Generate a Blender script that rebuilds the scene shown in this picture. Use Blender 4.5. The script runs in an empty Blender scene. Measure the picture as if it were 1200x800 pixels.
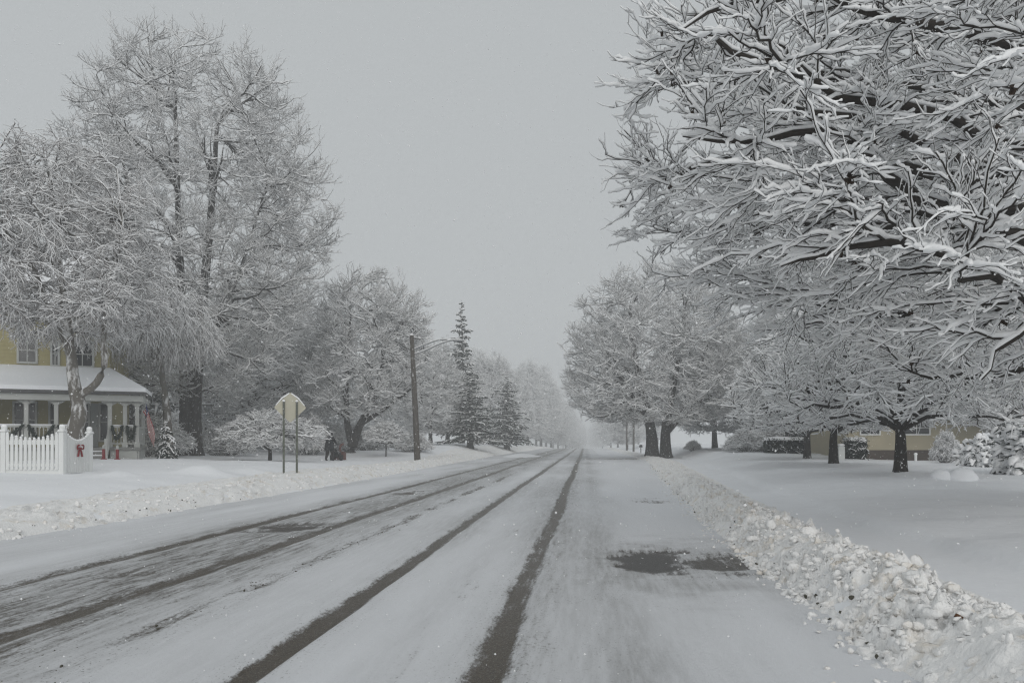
import bpy, math, random
import numpy as np
from mathutils import Vector, kdtree
random.seed(7)
S = bpy.context.scene
COL = S.collection
PI = math.pi
F, VX, VY, CAMZ = 933.0, 686.0, 518.0, 1.45      # focal length in px, vanishing point, eye height


def at(px, d):
    return (px - VX) / F * d


def zat(py, d):
    return CAMZ - (py - VY) / F * d


# ------------------------------------------------------------------ noise
_T = np.random.RandomState(3).rand(256, 256)


def vnoise(x, y, seed=0):
    x = np.asarray(x, float) + seed * 17.31
    y = np.asarray(y, float) + seed * 9.77
    xi = np.floor(x).astype(int); yi = np.floor(y).astype(int)
    fx = x - xi; fy = y - yi
    fx = fx * fx * (3 - 2 * fx); fy = fy * fy * (3 - 2 * fy)
    a = _T[xi & 255, yi & 255]; b = _T[(xi + 1) & 255, yi & 255]
    c = _T[xi & 255, (yi + 1) & 255]; d = _T[(xi + 1) & 255, (yi + 1) & 255]
    return (a * (1 - fx) + b * fx) * (1 - fy) + (c * (1 - fx) + d * fx) * fy - 0.5


def fbm(x, y, seed=0, o=4):
    v = 0; a = 1.0
    for i in range(o):
        v = v + a * vnoise(x * 2 ** i, y * 2 ** i, seed + i * 5); a *= 0.5
    return v


def sstep(a, b, x):
    t = np.clip((x - a) / (b - a), 0, 1)
    return t * t * (3 - 2 * t)


# ------------------------------------------------------------------ materials
def mat(name, rgb, rough=0.8, spec=0.2, bump=0.0, bscale=20.0, var=0.0, vscale=3.0, metal=0.0):
    m = bpy.data.materials.new(name); m.use_nodes = True
    nt = m.node_tree; b = nt.nodes['Principled BSDF']
    b.inputs['Base Color'].default_value = (*rgb, 1)
    b.inputs['Roughness'].default_value = rough
    b.inputs['Specular IOR Level'].default_value = spec
    b.inputs['Metallic'].default_value = metal
    if bump or var:
        tc = nt.nodes.new('ShaderNodeNewGeometry')
    if var:
        n = nt.nodes.new('ShaderNodeTexNoise'); n.inputs['Scale'].default_value = vscale; n.inputs['Detail'].default_value = 5
        nt.links.new(tc.outputs['Position'], n.inputs['Vector'])
        mp = nt.nodes.new('ShaderNodeMapRange')
        mp.inputs[1].default_value = 0.3; mp.inputs[2].default_value = 0.7
        mp.inputs[3].default_value = 1 - var; mp.inputs[4].default_value = 1 + var
        nt.links.new(n.outputs['Fac'], mp.inputs[0])
        mu = nt.nodes.new('ShaderNodeVectorMath'); mu.operation = 'SCALE'
        mu.inputs[0].default_value = rgb
        nt.links.new(mp.outputs[0], mu.inputs['Scale'])
        nt.links.new(mu.outputs[0], b.inputs['Base Color'])
    if bump:
        n2 = nt.nodes.new('ShaderNodeTexNoise'); n2.inputs['Scale'].default_value = bscale; n2.inputs['Detail'].default_value = 4
        nt.links.new(tc.outputs['Position'], n2.inputs['Vector'])
        bp = nt.nodes.new('ShaderNodeBump'); bp.inputs['Strength'].default_value = bump; bp.inputs['Distance'].default_value = 0.02
        nt.links.new(n2.outputs['Fac'], bp.inputs['Height']); nt.links.new(bp.outputs[0], b.inputs['Normal'])
    return m


def mat_two(name, c1, c2, scale, lo, hi, rough=0.85, bump=0.3, bscale=25, stretch=(1, 1, 1)):
    """two colours split by a noise threshold (snow dashed on bark, dirt in snow)"""
    m = mat(name, c1, rough, 0.15, bump, bscale)
    nt = m.node_tree; b = nt.nodes['Principled BSDF']
    g = nt.nodes.new('ShaderNodeNewGeometry')
    mp = nt.nodes.new('ShaderNodeVectorMath'); mp.operation = 'MULTIPLY'; mp.inputs[1].default_value = stretch
    nt.links.new(g.outputs['Position'], mp.inputs[0])
    n = nt.nodes.new('ShaderNodeTexNoise'); n.inputs['Scale'].default_value = scale; n.inputs['Detail'].default_value = 6
    n.inputs['Roughness'].default_value = 0.65
    nt.links.new(mp.outputs[0], n.inputs['Vector'])
    r = nt.nodes.new('ShaderNodeMapRange'); r.inputs[1].default_value = lo; r.inputs[2].default_value = hi
    nt.links.new(n.outputs['Fac'], r.inputs[0])
    mx = nt.nodes.new('ShaderNodeMix'); mx.data_type = 'RGBA'
    mx.inputs['A'].default_value = (*c1, 1); mx.inputs['B'].default_value = (*c2, 1)
    nt.links.new(r.outputs[0], mx.inputs['Factor']); nt.links.new(mx.outputs['Result'], b.inputs['Base Color'])
    return m


SNOWC = (0.86, 0.872, 0.893)
M = {
    'snow': mat('snow', SNOWC, 0.75, 0.25, 0.7, 6, 0.03, 0.6),
    'snow_twig': mat('twig_snow', (0.90, 0.905, 0.91), 0.8, 0.1),
    'snow_dirty': mat_two('ploughed_snow', (0.90, 0.895, 0.885), (0.68, 0.60, 0.49), 3.2, 0.53, 0.8, 0.85, 1.0, 30),
    'bark': mat('twig_bark', (0.040, 0.035, 0.031), 0.9, 0.1),
    'bark_frost': mat('frosted_twig_bark', (0.24, 0.235, 0.23), 0.9, 0.1),
    'bark_pink': mat('birch_twig_bark', (0.19, 0.168, 0.158), 0.9, 0.1),
    'trunk': mat_two('snow_dashed_bark', (0.030, 0.027, 0.024), (0.6, 0.61, 0.62), 13, 0.60, 0.68, 0.9, 0.9, 18, (1, 1, 0.5)),
    'trunk_pale': mat_two('pale_bark', (0.13, 0.12, 0.105), (0.62, 0.62, 0.62), 3.5, 0.52, 0.62, 0.9, 0.9, 18, (1, 1, 0.4)),
    'needle': mat('needles', (0.022, 0.032, 0.026), 0.8, 0.15, 0, 0, 0.35, 1.5),
    'leaf_dead': mat('withered_leaf', (0.035, 0.022, 0.014), 0.8, 0.2, 0, 0, 0.3, 30),
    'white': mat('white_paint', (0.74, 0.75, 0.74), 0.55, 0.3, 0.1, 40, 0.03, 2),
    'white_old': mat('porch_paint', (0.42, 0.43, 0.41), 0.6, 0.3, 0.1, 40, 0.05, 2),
    'yellow': mat('yellow_siding', (0.34, 0.30, 0.15), 0.7, 0.2, 0.1, 10, 0.06, 1.2),
    'beige': mat('beige_siding', (0.40, 0.36, 0.26), 0.7, 0.2, 0.1, 10, 0.05, 1.2),
    'grey_siding': mat('grey_siding', (0.36, 0.37, 0.38), 0.7, 0.2, 0.1, 10, 0.05, 1.2),
    'brick': mat('dark_brick', (0.075, 0.06, 0.05), 0.85, 0.1, 0.4, 30, 0.2, 8),
    'glass': mat('window_glass', (0.012, 0.014, 0.016), 0.12, 0.5),
    'door': mat('door_paint', (0.30, 0.32, 0.31), 0.5, 0.3),
    'shingle': mat('roof_shingle', (0.10, 0.10, 0.10), 0.9, 0.1, 0.3, 20, 0.2, 6),
    'floor': mat('porch_boards', (0.22, 0.22, 0.21), 0.7, 0.2),
    'red': mat('red_plastic', (0.2, 0.010, 0.016), 0.45, 0.3),
    'flag_red': mat('flag_red', (0.36, 0.03, 0.035), 0.8, 0.1),
    'flag_white': mat('flag_white', (0.62, 0.60, 0.57), 0.8, 0.1),
    'flag_blue': mat('flag_blue', (0.02, 0.03, 0.12), 0.8, 0.1),
    'sign_back': mat('sign_aluminium', (0.47, 0.45, 0.36), 0.6, 0.3, 0.05, 30, 0.06, 2.5),
    'sign_post': mat('sign_post_steel', (0.10, 0.11, 0.09), 0.6, 0.3, 0.1, 30, 0.25, 9),
    'pole_wood': mat_two('pole_wood', (0.085, 0.075, 0.065), (0.5, 0.5, 0.5), 9, 0.6, 0.68, 0.9, 0.5, 25, (1, 1, 0.25)),
    'metal': mat('lamp_metal', (0.22, 0.23, 0.24), 0.5, 0.4, metal=0.3),
    'coat': mat('dark_coat', (0.014, 0.015, 0.018), 0.85, 0.1, 0.4, 40),
    'trouser': mat('dark_trousers', (0.03, 0.026, 0.026), 0.85, 0.1),
    'skin': mat('skin', (0.45, 0.27, 0.20), 0.6, 0.3),
    'machine': mat('machine_red', (0.10, 0.034, 0.026), 0.5, 0.3),
    'black': mat('black_rubber', (0.012, 0.012, 0.012), 0.8, 0.2),
    'garland': mat('garland', (0.014, 0.024, 0.016), 0.9, 0.1),
    'green_box': mat('green_box', (0.6, 0.62, 0.6), 0.6, 0.3),
}


# ------------------------------------------------------------------ meshes
def quads(N, K, n, base=0, close=True):
    """faces of N tubes of K rings with n sides"""
    i = np.arange(N)[:, None, None]; k = np.arange(K - 1)[None, :, None]; s = np.arange(n)[None, None, :]
    s2 = (s + 1) % n
    o = i * K * n
    f = np.stack([o + k * n + s, o + k * n + s2, o + (k + 1) * n + s2, o + (k + 1) * n + s], -1)
    return f.reshape(-1, 4) + base


def make_mesh(name, parts, mats, smooth=True, attrs=None):
    """parts: list of (V (n,3), F (m,4) or (m,3), material index)"""
    me = bpy.data.meshes.new(name)
    Vs, Ls, ST, MI = [], [], [], []
    vo = 0; lo = 0
    for V, Fa, mi in parts:
        V = np.asarray(V, np.float32).reshape(-1, 3); Fa = np.asarray(Fa, np.int32)
        if len(Fa) == 0: continue
        k = Fa.shape[1]
        Vs.append(V); Ls.append((Fa + vo).ravel())
        ST.append(lo + np.arange(len(Fa), dtype=np.int32) * k)
        MI.append(np.full(len(Fa), mi, np.int32))
        vo += len(V); lo += len(Fa) * k
    V = np.concatenate(Vs); L = np.concatenate(Ls); ST = np.concatenate(ST); MI = np.concatenate(MI)
    me.vertices.add(len(V)); me.vertices.foreach_set('co', V.ravel())
    me.loops.add(len(L)); me.loops.foreach_set('vertex_index', L)
    me.polygons.add(len(ST)); me.polygons.foreach_set('loop_start', ST)
    me.polygons.foreach_set('material_index', MI)
    me.polygons.foreach_set('use_smooth', np.full(len(ST), smooth, bool))
    for a, vals in (attrs or {}).items():
        at_ = me.attributes.new(a, 'FLOAT', 'POINT'); at_.data.foreach_set('value', np.asarray(vals, np.float32).ravel())
    for m in mats: me.materials.append(m)
    me.update(calc_edges=True)
    return me


def obj(name, me, parent=None, loc=(0, 0, 0), rz=0.0):
    o = bpy.data.objects.new(name, me); COL.objects.link(o)
    o.location = loc; o.rotation_euler = (0, 0, rz)
    if parent: o.parent = parent
    return o


def tag(o, label, cat, group=None):
    o['label'] = label; o['category'] = cat
    if group: o['group'] = group
    return o


def thing(name, label, cat, loc=(0, 0, 0), rz=0.0, group=None):
    return tag(obj(name, None, None, loc, rz), label, cat, group)


def structure(name, me, kind='structure'):
    o = obj(name, me); o['kind'] = kind
    return o


def dup(root, loc, rz, label, group=None, scale=1.0):
    r = root.copy(); COL.objects.link(r)
    r.location = loc; r.rotation_euler = (0, 0, rz)
    r.scale = (scale,) * 3 if not hasattr(scale, '__len__') else scale
    r['label'] = label
    if group: r['group'] = group
    elif 'group' in r: del r['group']
    for ch in list(root.children):
        c = ch.copy(); COL.objects.link(c); c.parent = r
        for g in ch.children:
            d = g.copy(); COL.objects.link(d); d.parent = c
    return r


class MB:
    """collects simple solids into one mesh"""
    def __init__(s): s.p = []

    def box(s, x0, x1, y0, y1, z0, z1, mi=0, bev=0.0):
        if bev:
            b = min(bev, (x1 - x0) / 2.2, (y1 - y0) / 2.2, (z1 - z0) / 2.2)
            V = []; xs = (x0, x1); ys = (y0, y1); zs = (z0, z1)
            ring = lambda i, z: [(x0 + i + b, y0 + i, z), (x1 - i - b, y0 + i, z), (x1 - i, y0 + i + b, z), (x1 - i, y1 - i - b, z),
                                 (x1 - i - b, y1 - i, z), (x0 + i + b, y1 - i, z), (x0 + i, y1 - i - b, z), (x0 + i, y0 + i + b, z)]
            rs = [ring(b, z0), ring(0, z0 + b), ring(0, z1 - b), ring(b, z1)]
            V = [v for r in rs for v in r]
            s.p.append((V, quads(1, 4, 8), mi))
            for r in (rs[0][::-1], rs[3]):
                s.p.append((r, [(0, 1, 2, 3), (0, 3, 4, 7), (4, 5, 6, 7)], mi))
            return s
        V = [(x0, y0, z0), (x1, y0, z0), (x1, y1, z0), (x0, y1, z0), (x0, y0, z1), (x1, y0, z1), (x1, y1, z1), (x0, y1, z1)]
        s.p.append((V, [(0, 3, 2, 1), (4, 5, 6, 7), (0, 1, 5, 4), (1, 2, 6, 5), (2, 3, 7, 6), (3, 0, 4, 7)], mi))
        return s

    def prism(s, poly, y0, y1, mi=0, axis='y'):
        """polygon (a, z) extruded along y (or x)"""
        n = len(poly)
        f = (lambda a, z, t: (a, t, z)) if axis == 'y' else (lambda a, z, t: (t, a, z))
        V = [f(a, z, y0) for a, z in poly] + [f(a, z, y1) for a, z in poly]
        s.p.append((V, [(i, (i + 1) % n, n + (i + 1) % n, n + i) for i in range(n)], mi))
        c = [(0, i, i + 1) for i in range(1, n - 1)]
        s.p.append((V, c + [(n, n + i + 1, n + i) for i in range(1, n - 1)], mi))
        return s

    def slab(s, V4, t, mi=0):
        """quad with thickness t downward"""
        V = [tuple(v) for v in V4] + [(v[0], v[1], v[2] - t) for v in V4]
        s.p.append((V, [(0, 1, 2, 3), (7, 6, 5, 4), (0, 4, 5, 1), (1, 5, 6, 2), (2, 6, 7, 3), (3, 7, 4, 0)], mi))
        return s

    def tube(s, pts, r, n=8, mi=0, caps=True):
        P = np.asarray(pts, float)[None]; K = P.shape[1]
        R = np.full((1, K), r) if np.isscalar(r) else np.asarray(r, float)[None]
        V = tube_v(P, R, n)
        s.p.append((V.reshape(-1, 3), quads(1, K, n), mi))
        if caps:
            for k in (0, K - 1):
                ring = V[0, k]; c = ring.mean(0)
                s.p.append((np.vstack([ring, c]), [(i, (i + 1) % n, n) for i in range(n)], mi))
        return s

    def ball(s, c, r, mi=0, nu=10, nv=7, jit=0.0, rs=None):
        r = (r, r, r) if np.isscalar(r) else r
        u = np.linspace(0, 2 * PI, nu, endpoint=False); v = np.linspace(-PI / 2, PI / 2, nv)
        V = np.stack([np.outer(np.cos(v), np.cos(u)), np.outer(np.cos(v), np.sin(u)), np.outer(np.sin(v), np.ones(nu))], -1)
        if jit: V = V * (1 + jit * (np.random.RandomState(rs or 1).rand(nv, nu, 1) - 0.5))
        V = V * np.array(r) + np.array(c)
        s.p.append((V.reshape(-1, 3), quads(1, nv, nu), mi))
        return s

    def build(s, name, mats, parent=None, smooth=False):
        if not isinstance(mats, (list, tuple)): mats = [mats]
        return obj(name, make_mesh(name, s.p, mats, smooth), parent)


# ------------------------------------------------------------------ branching
UP = np.array([0, 0, 1.0])


def nrm(v):
    return v / np.maximum(np.linalg.norm(v, axis=-1, keepdims=True), 1e-9)


def tangents(P):
    T = np.empty_like(P)
    T[:, 1:-1] = P[:, 2:] - P[:, :-2]
    T[:, 0] = P[:, 1] - P[:, 0]; T[:, -1] = P[:, -1] - P[:, -2]
    return nrm(T)


def frame(P):
    T = tangents(P)
    ref = np.where(np.abs(T[..., 2:3]) > 0.97, np.array([1.0, 0, 0]), UP)
    U = nrm(np.cross(T, ref)); W = np.cross(U, T)
    return T, U, W


def tube_v(P, R, n):
    T, U, W = frame(P)
    a = np.arange(n) * 2 * PI / n + PI / 2
    return P[:, :, None, :] + R[:, :, None, None] * (np.cos(a)[:, None] * U[:, :, None, :] + np.sin(a)[:, None] * W[:, :, None, :])


def tubes(P, R, n, mi):
    return (tube_v(P, R, n).reshape(-1, 3), quads(P.shape[0], P.shape[1], n), mi)


def snow_on(P, R, s0, n, mi, rng, keep=0.93, caps=True, wide=0.5, rough=0.6, vmin=0.3):
    """a ridge of snow lying along the top of every curve"""
    m = rng.rand(len(P)) < keep
    P = P[m]; R = R[m]
    T, U, W = frame(P)
    hz = np.sqrt(np.maximum(0, 1 - T[..., 2] ** 2))
    s = s0 * np.clip(hz * 1.35 - 0.3, vmin, 1) * (0.55 + 0.75 * rng.rand(len(P), 1)) * (1 - rough / 2 + rough * rng.rand(*R.shape))
    s = s * np.clip(R / np.maximum(R[:, :1], 1e-6), 0.3, 1) ** 0.45
    a = R * 0.72 + s * wide; b = s * 0.60 + R * 0.05
    C = P + W * (R * 0.85 + s * 0.5)[..., None]
    if caps:
        C = np.concatenate([C[:, :1] - T[:, :1] * (a[:, :1, None] * 0.6), C, C[:, -1:] + T[:, -1:] * (a[:, -1:, None] * 0.8)], 1)
        a = np.concatenate([a[:, :1] * 0.08, a, a[:, -1:] * 0.08], 1); b = np.concatenate([b[:, :1] * 0.08, b, b[:, -1:] * 0.08], 1)
        U = np.concatenate([U[:, :1], U, U[:, -1:]], 1); W = np.concatenate([W[:, :1], W, W[:, -1:]], 1)
    ang = np.arange(n) * 2 * PI / n + PI / 2
    V = C[:, :, None, :] + a[:, :, None, None] * np.cos(ang)[:, None] * U[:, :, None, :] + b[:, :, None, None] * np.sin(ang)[:, None] * W[:, :, None, :]
    return (V.reshape(-1, 3), quads(V.shape[0], V.shape[1], n), mi)


def attach(pP, pR, T, rng, K, cw=1.2, tanw=0.4, lift=0.0, rk=0.012, rmin=0.008, t0=0.0, wob=0.05, sag=0.0, rfrac=0.72, nn=14, minL=0.25, vw=0.0):
    """grow one curve from the best parent point to every target"""
    k0 = int(round(t0 * (pP.shape[1] - 1)))
    tg = tangents(pP)[:, k0:].reshape(-1, 3); pts = pP[:, k0:].reshape(-1, 3); rad = pR[:, k0:].reshape(-1)
    kd = kdtree.KDTree(len(pts))
    for i, p in enumerate(pts): kd.insert(p, i)
    kd.balance()
    nn = min(nn, len(pts))
    idx = np.array([[r[1] for r in kd.find_n(t, nn)] for t in T])
    d = T[:, None] - pts[idx]; L = np.linalg.norm(d, axis=-1)
    cos = (d * tg[idx]).sum(-1) / np.maximum(L, 1e-6)
    b = np.argmin(L * (1 + cw * (1 - cos)) + vw * np.abs(d[..., 2]), 1)
    r = np.arange(len(T)); ii = idx[r, b]; L = L[r, b]
    ok = L > minL
    T, ii, L = T[ok], ii[ok], L[ok]
    p0 = pts[ii]; d = nrm(T - p0); tn = tg[ii]
    if hasattr(lift, '__call__'): lift = lift(T)[:, None]
    p1 = p0 + nrm(d * (1 - tanw) + tn * tanw + UP * max(sag, 0)) * L[:, None] * 0.38 + rng.randn(len(T), 3) * (wob * L[:, None])
    end = nrm(d + UP * (lift - sag))
    p2 = T - end * L[:, None] * 0.35 + rng.randn(len(T), 3) * (wob * L[:, None])
    t = np.linspace(0, 1, K)[None, :, None]
    P = (1 - t) ** 3 * p0[:, None] + 3 * (1 - t) ** 2 * t * p1[:, None] + 3 * (1 - t) * t ** 2 * p2[:, None] + t ** 3 * T[:, None]
    P[:, 1:-1] += rng.randn(len(T), K - 2, 3) * (0.36 * wob * L[:, None, None])
    r0 = np.minimum(rfrac * rad[ii], rk * L + rmin)
    R = r0[:, None] * (1 - t[..., 0]) + np.minimum(rmin, r0)[:, None] * t[..., 0]
    return P, R


def twigs(pP, pR, m, Lr, rng, ang=(30, 60), lift=0.15, curv=0.15, flat=0.6, K=3, t0=0.2, r=0.006, taper=0.5, scale=None, jit=0.035):
    N, Kp = pP.shape[:2]
    t = t0 + (1 - t0) * (np.arange(m)[None] + rng.rand(N, m)) / m
    tt = np.clip(t, 0, 0.999) * (Kp - 1); k = np.floor(tt).astype(int); f = (tt - k)[..., None]
    ar = np.arange(N)[:, None]
    p0 = pP[ar, k] * (1 - f) + pP[ar, k + 1] * f
    tg = nrm(pP[ar, k + 1] - pP[ar, k]); pr = pR[ar, k]
    side = nrm(np.cross(tg, UP) + 1e-4) * np.where((np.arange(m)[None] + rng.randint(0, 2, (N, 1))) % 2, 1, -1)[..., None]
    side = nrm(side * flat + rng.randn(N, m, 3) * (1 - flat) * 0.9 + 1e-5)
    side = nrm(side - tg * (side * tg).sum(-1, keepdims=True))
    a = np.radians(rng.uniform(ang[0], ang[1], (N, m)))[..., None]
    d = nrm(tg * np.cos(a) + side * np.sin(a) + UP * lift)
    L = (Lr * (0.55 + 0.8 * rng.rand(N, m)) * (1 - taper * 0.6 * t))[..., None]
    if scale is not None: L = L * scale[:, None, None]
    if hasattr(curv, '__call__'): curv = curv(p0)[..., None, None]
    u = np.linspace(0, 1, K)
    P = p0[:, :, None] + d[:, :, None] * (L[..., None] * u[None, None, :, None]) + UP * (curv * L[..., None] * (u ** 2)[None, None, :, None])
    P[:, :, 1:] += rng.randn(N, m, K - 1, 3) * (jit * L[..., None])
    R = np.minimum(r, pr * 0.85)[..., None] * (1 - 0.55 * u)[None, None]
    return P.reshape(-1, K, 3), R.reshape(-1, K)


def env_pts(n, rng, H, Rm, prof, q0=0.5, q1=1.0, ph=0.0, lob=0.14, c=(0, 0), sq=(1, 1)):
    hs = np.array([p[0] for p in prof]); rs = np.array([p[1] for p in prof])
    g = np.linspace(hs[0], hs[-1], 200); w = np.interp(g, hs, rs) ** 1.6 + 0.03
    h = np.interp(rng.rand(n), np.cumsum(w) / w.sum(), g)
    a = rng.rand(n) * 2 * PI
    q = q0 + (q1 - q0) * np.sqrt(rng.rand(n))
    r = np.interp(h, hs, rs) * Rm * q
    r = r * (1 + lob * np.sin(3 * a + ph + 4 * h) + lob * 0.8 * np.sin(5 * a + 2.3 * ph - 7 * h) + lob * 0.5 * np.sin(2 * a - ph + 11 * h))
    return np.stack([c[0] * np.clip(h * 1.3, 0, 1) + r * np.cos(a) * sq[0], c[1] * np.clip(h * 1.3, 0, 1) + r * np.sin(a) * sq[1], h * H * (1 + 0.03 * rng.randn(n))], -1)


def smooth_curve(pts, K):
    pts = np.asarray(pts, float); n = len(pts)
    t = np.linspace(0, n - 1, K)
    out = []
    for v in t:
        i = min(int(v), n - 2); f = v - i
        p0 = pts[max(i - 1, 0)]; p1 = pts[i]; p2 = pts[i + 1]; p3 = pts[min(i + 2, n - 1)]
        out.append(0.5 * (2 * p1 + (p2 - p0) * f + (2 * p0 - 5 * p1 + 4 * p2 - p3) * f * f + (3 * p1 - 3 * p2 + p3 - p0) * f ** 3))
    return np.array(out)


def stems(list_of, K=10):
    """explicit trunks: [(points, r0, r1)], flared at the foot"""
    P = np.stack([smooth_curve(p, K) for p, a, b in list_of])
    t = np.linspace(0, 1, K)
    R = np.stack([(a * (1 - t) + b * t) * (1 + 0.45 * np.exp(-t * K * 0.9) * (p[0][2] < 0.3)) for p, a, b in list_of])
    return P, R


def bare_tree(name, seed, trunk, H, Rm, prof, n, tw, s0, bark='bark_frost', tmat='trunk', lift=(0.35, 0.2, 0.15), sag=(0, 0, 0), t0=0.3, q=(0.55, 0.9),
              lob=0.14, c=(0, 0), sides=3, tw2=None, rks=(0.018, 0.014, 0.011), trunk_snow=True, extra=None, leaf=0, snow_n=3, seeded=None, sq=(1, 1), keep=0.93, wob=0.035):
    """returns meshes (trunk, crown): stems -> limbs -> branches -> twigs, each with snow on top"""
    rng = np.random.RandomState(seed)
    tP, tR = trunk
    ph = seed * 1.7
    E = lambda k, a, b: env_pts(k, rng, H, Rm, prof, a, b, ph, lob, c, sq)
    A, AR = attach(tP, tR, E(n[0], *q), rng, 9, 0.5, 0.45, lift[0], rks[0], 0.02, t0, wob, sag[0], 0.8, 20, 0.5)
    parts_t = [tubes(tP, tR, 10, 0), tubes(A, AR, 6, 0)]
    crown = []
    pool = np.concatenate([A, ], 0); poolR = AR
    if seeded is not None:
        pool = np.concatenate([pool, seeded[0]], 0); poolR = np.concatenate([poolR, seeded[1]], 0)
        parts_t.append(tubes(seeded[0], seeded[1], 8, 0))
    B, BR = attach(pool, poolR, E(n[1], 0.45, 0.97), rng, 7, 1.2, 0.5, lift[1], rks[1], 0.014, 0.15, wob, sag[1])
    pk = np.concatenate([pool.reshape(-1, 3)[:0]])
    # level three hangs on branches and on the outer halves of the limbs
    Cc, CR = attach(B, BR, E(n[2], 0.35, 1.0), rng, 5, 1.4, 0.5, lift[2], rks[2], 0.010, 0.1, wob, sag[2])
    D, DR = twigs(Cc, CR, tw['m'], tw['L'], rng, tw.get('ang', (25, 55)), tw.get('lift', 0.1), tw.get('curv', 0.1), tw.get('flat', 0.55), 3, 0.12, tw.get('r', 0.006))
    D2, D2R = twigs(B, BR, tw['m'], tw['L'] * 1.2, rng, tw.get('ang', (25, 55)), tw.get('lift', 0.1), tw.get('curv', 0.1), tw.get('flat', 0.55), 3, 0.3, tw.get('r', 0.006))
    D = np.concatenate([D, D2]); DR = np.concatenate([DR, D2R])
    crown += [tubes(B, BR, max(sides, 4), 3), tubes(Cc, CR, sides, 0), tubes(D, DR, 3, 0)]
    sn = [snow_on(B, BR, s0 * 1.5, max(snow_n, 4), 1, rng, 0.97), snow_on(Cc, CR, s0 * 1.15, snow_n, 1, rng, keep, snow_n > 3), snow_on(D, DR, s0, snow_n, 1, rng, keep, snow_n > 3)]
    if tw2:
        G, GR = twigs(D, DR, tw2['m'], tw2['L'], rng, tw2.get('ang', (30, 65)), tw2.get('lift', 0.12), tw2.get('curv', 0.1), 0.5, 2, 0.25, tw2.get('r', 0.004))
        crown.append(tubes(G, GR, 3, 0)); sn.append(snow_on(G, GR, s0 * 0.85, snow_n, 1, rng, keep * 0.96, snow_n > 3))
    if leaf:
        i = rng.randint(0, len(D), leaf)
        V = []; Fc = []
        for j in i:
            p = D[j, 2] - UP * 0.02
            for _ in range(3):
                s = rng.uniform(0.02, 0.05)
                w = rng.randn(4, 3) * s * np.array([0.7, 0.7, 1]); b0 = len(V)
                V += [tuple(p + w[q_] - UP * (0.02 + s)) for q_ in range(4)]
                Fc += [(b0, b0 + 1, b0 + 2, b0 + 2), (b0, b0 + 1, b0 + 3, b0 + 3), (b0 + 1, b0 + 2, b0 + 3, b0 + 3)]
        tri = np.array(Fc)[:, :3]
        crown.append((np.array(V), tri, 2))
    ls = [snow_on(A, AR, s0 * 2.0, 5, 1, rng, 0.97)]
    if seeded is not None: ls.append(snow_on(seeded[0], seeded[1], s0 * 2.2, 6, 1, rng, 1.0))
    tm = make_mesh(name + '_trunk', parts_t + ls, [M[tmat], M['snow_twig']])
    cm = make_mesh(name + '_crown', crown + sn, [M[bark], M['snow_twig'], M['leaf_dead'], M['bark']])
    return tm, cm


def plant(name, meshes, label, cat, loc, rz=0.0, group=None, scale=1.0, names=('trunk', 'crown')):
    t = thing(name, label, cat, loc, rz, group)
    t.scale = (scale,) * 3 if not hasattr(scale, '__len__') else scale
    for n_, m_ in zip(names, meshes): obj(n_, m_, t)
    return t


def conifer(name, seed, H, R0, nw, s0, dens=1.0, droop=0.35, thick=0.05, base=0.08, power=0.9, snow_n=4, keep=0.8):
    """trunk, whorls of drooping boughs carrying needle-covered twigs, snow on their tops"""
    rng = np.random.RandomState(seed)
    tP, tR = stems([([(0, 0, -0.2), (0.05, 0, H * 0.4), (0, 0.03, H * 0.99)], 0.016 * H + 0.03, 0.015)], 10)
    p0, d, L = [], [], []
    hs = base + (1 - base) * (np.arange(nw) + 0.3 * rng.rand(nw)) / nw
    for h in hs:
        k = max(4, int(9 * dens * (1 - 0.5 * h)))
        a0 = rng.rand() * 6.28
        ll = R0 * (1 - h) ** power * (0.6 + 0.7 * rng.rand()) + 0.04 * R0
        for j in range(k):
            h_ = h + rng.uniform(-0.5, 0.5) * (1 - base) / nw
            a = a0 + j * 2 * PI / k + rng.randn() * 0.2
            p0.append((0, 0, h_ * H)); d.append((math.cos(a), math.sin(a), 0.15 + 0.5 * h)); L.append(ll * rng.uniform(0.65, 1.15))
    p0 = np.array(p0); d = nrm(np.array(d)); L = np.array(L)[:, None, None]
    u = np.linspace(0, 1, 6)[None, :, None]
    P = p0[:, None] + d[:, None] * L * u - UP * droop * L * (u ** 2) * 1.1 + UP * 0.16 * L * u ** 4
    P[:, 1:] += rng.randn(*P[:, 1:].shape) * 0.02 * L
    R = (0.012 + 0.008 * L[..., 0]) * (1 - 0.7 * u[..., 0]) + 0 * P[..., 0]
    m = max(5, int(9 * dens))
    sc_ = np.clip(L[:, 0, 0] / R0, 0.12, 1.0)
    D, DR = twigs(P, R + thick, m, R0 * 0.34, rng, (35, 65), -0.1, -0.2, 0.75, 3, 0.1, thick, 0.5, sc_)
    DR = DR * (0.8 + 0.5 * rng.rand(len(DR), 1)); DR[:, 0] *= 0.8
    sc2 = np.repeat(sc_, m)
    DR = DR * np.clip(sc2 * 1.6, 0.35, 1)[:, None]
    D2, D2R = twigs(D, DR + thick, 3, R0 * 0.13, rng, (30, 70), -0.15, -0.2, 0.5, 2, 0.3, thick * 0.8, 0.5, sc2)
    crown = [tubes(P, R * 0 + thick * 0.8, 4, 0), tubes(D, DR, 4, 0), tubes(D2, D2R, 3, 0)]
    sn = [snow_on(P, R * 0 + thick * 0.8, s0 * 1.2, 5, 1, rng, keep), snow_on(D, DR, s0, snow_n, 1, rng, keep), snow_on(D2, D2R, s0 * 0.7, 4, 1, rng, keep * 0.8)]
    return make_mesh(name + '_trunk', [tubes(tP, tR, 8, 0)], [M['trunk']]), make_mesh(name + '_crown', crown + sn, [M['needle'], M['snow_twig']])


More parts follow.
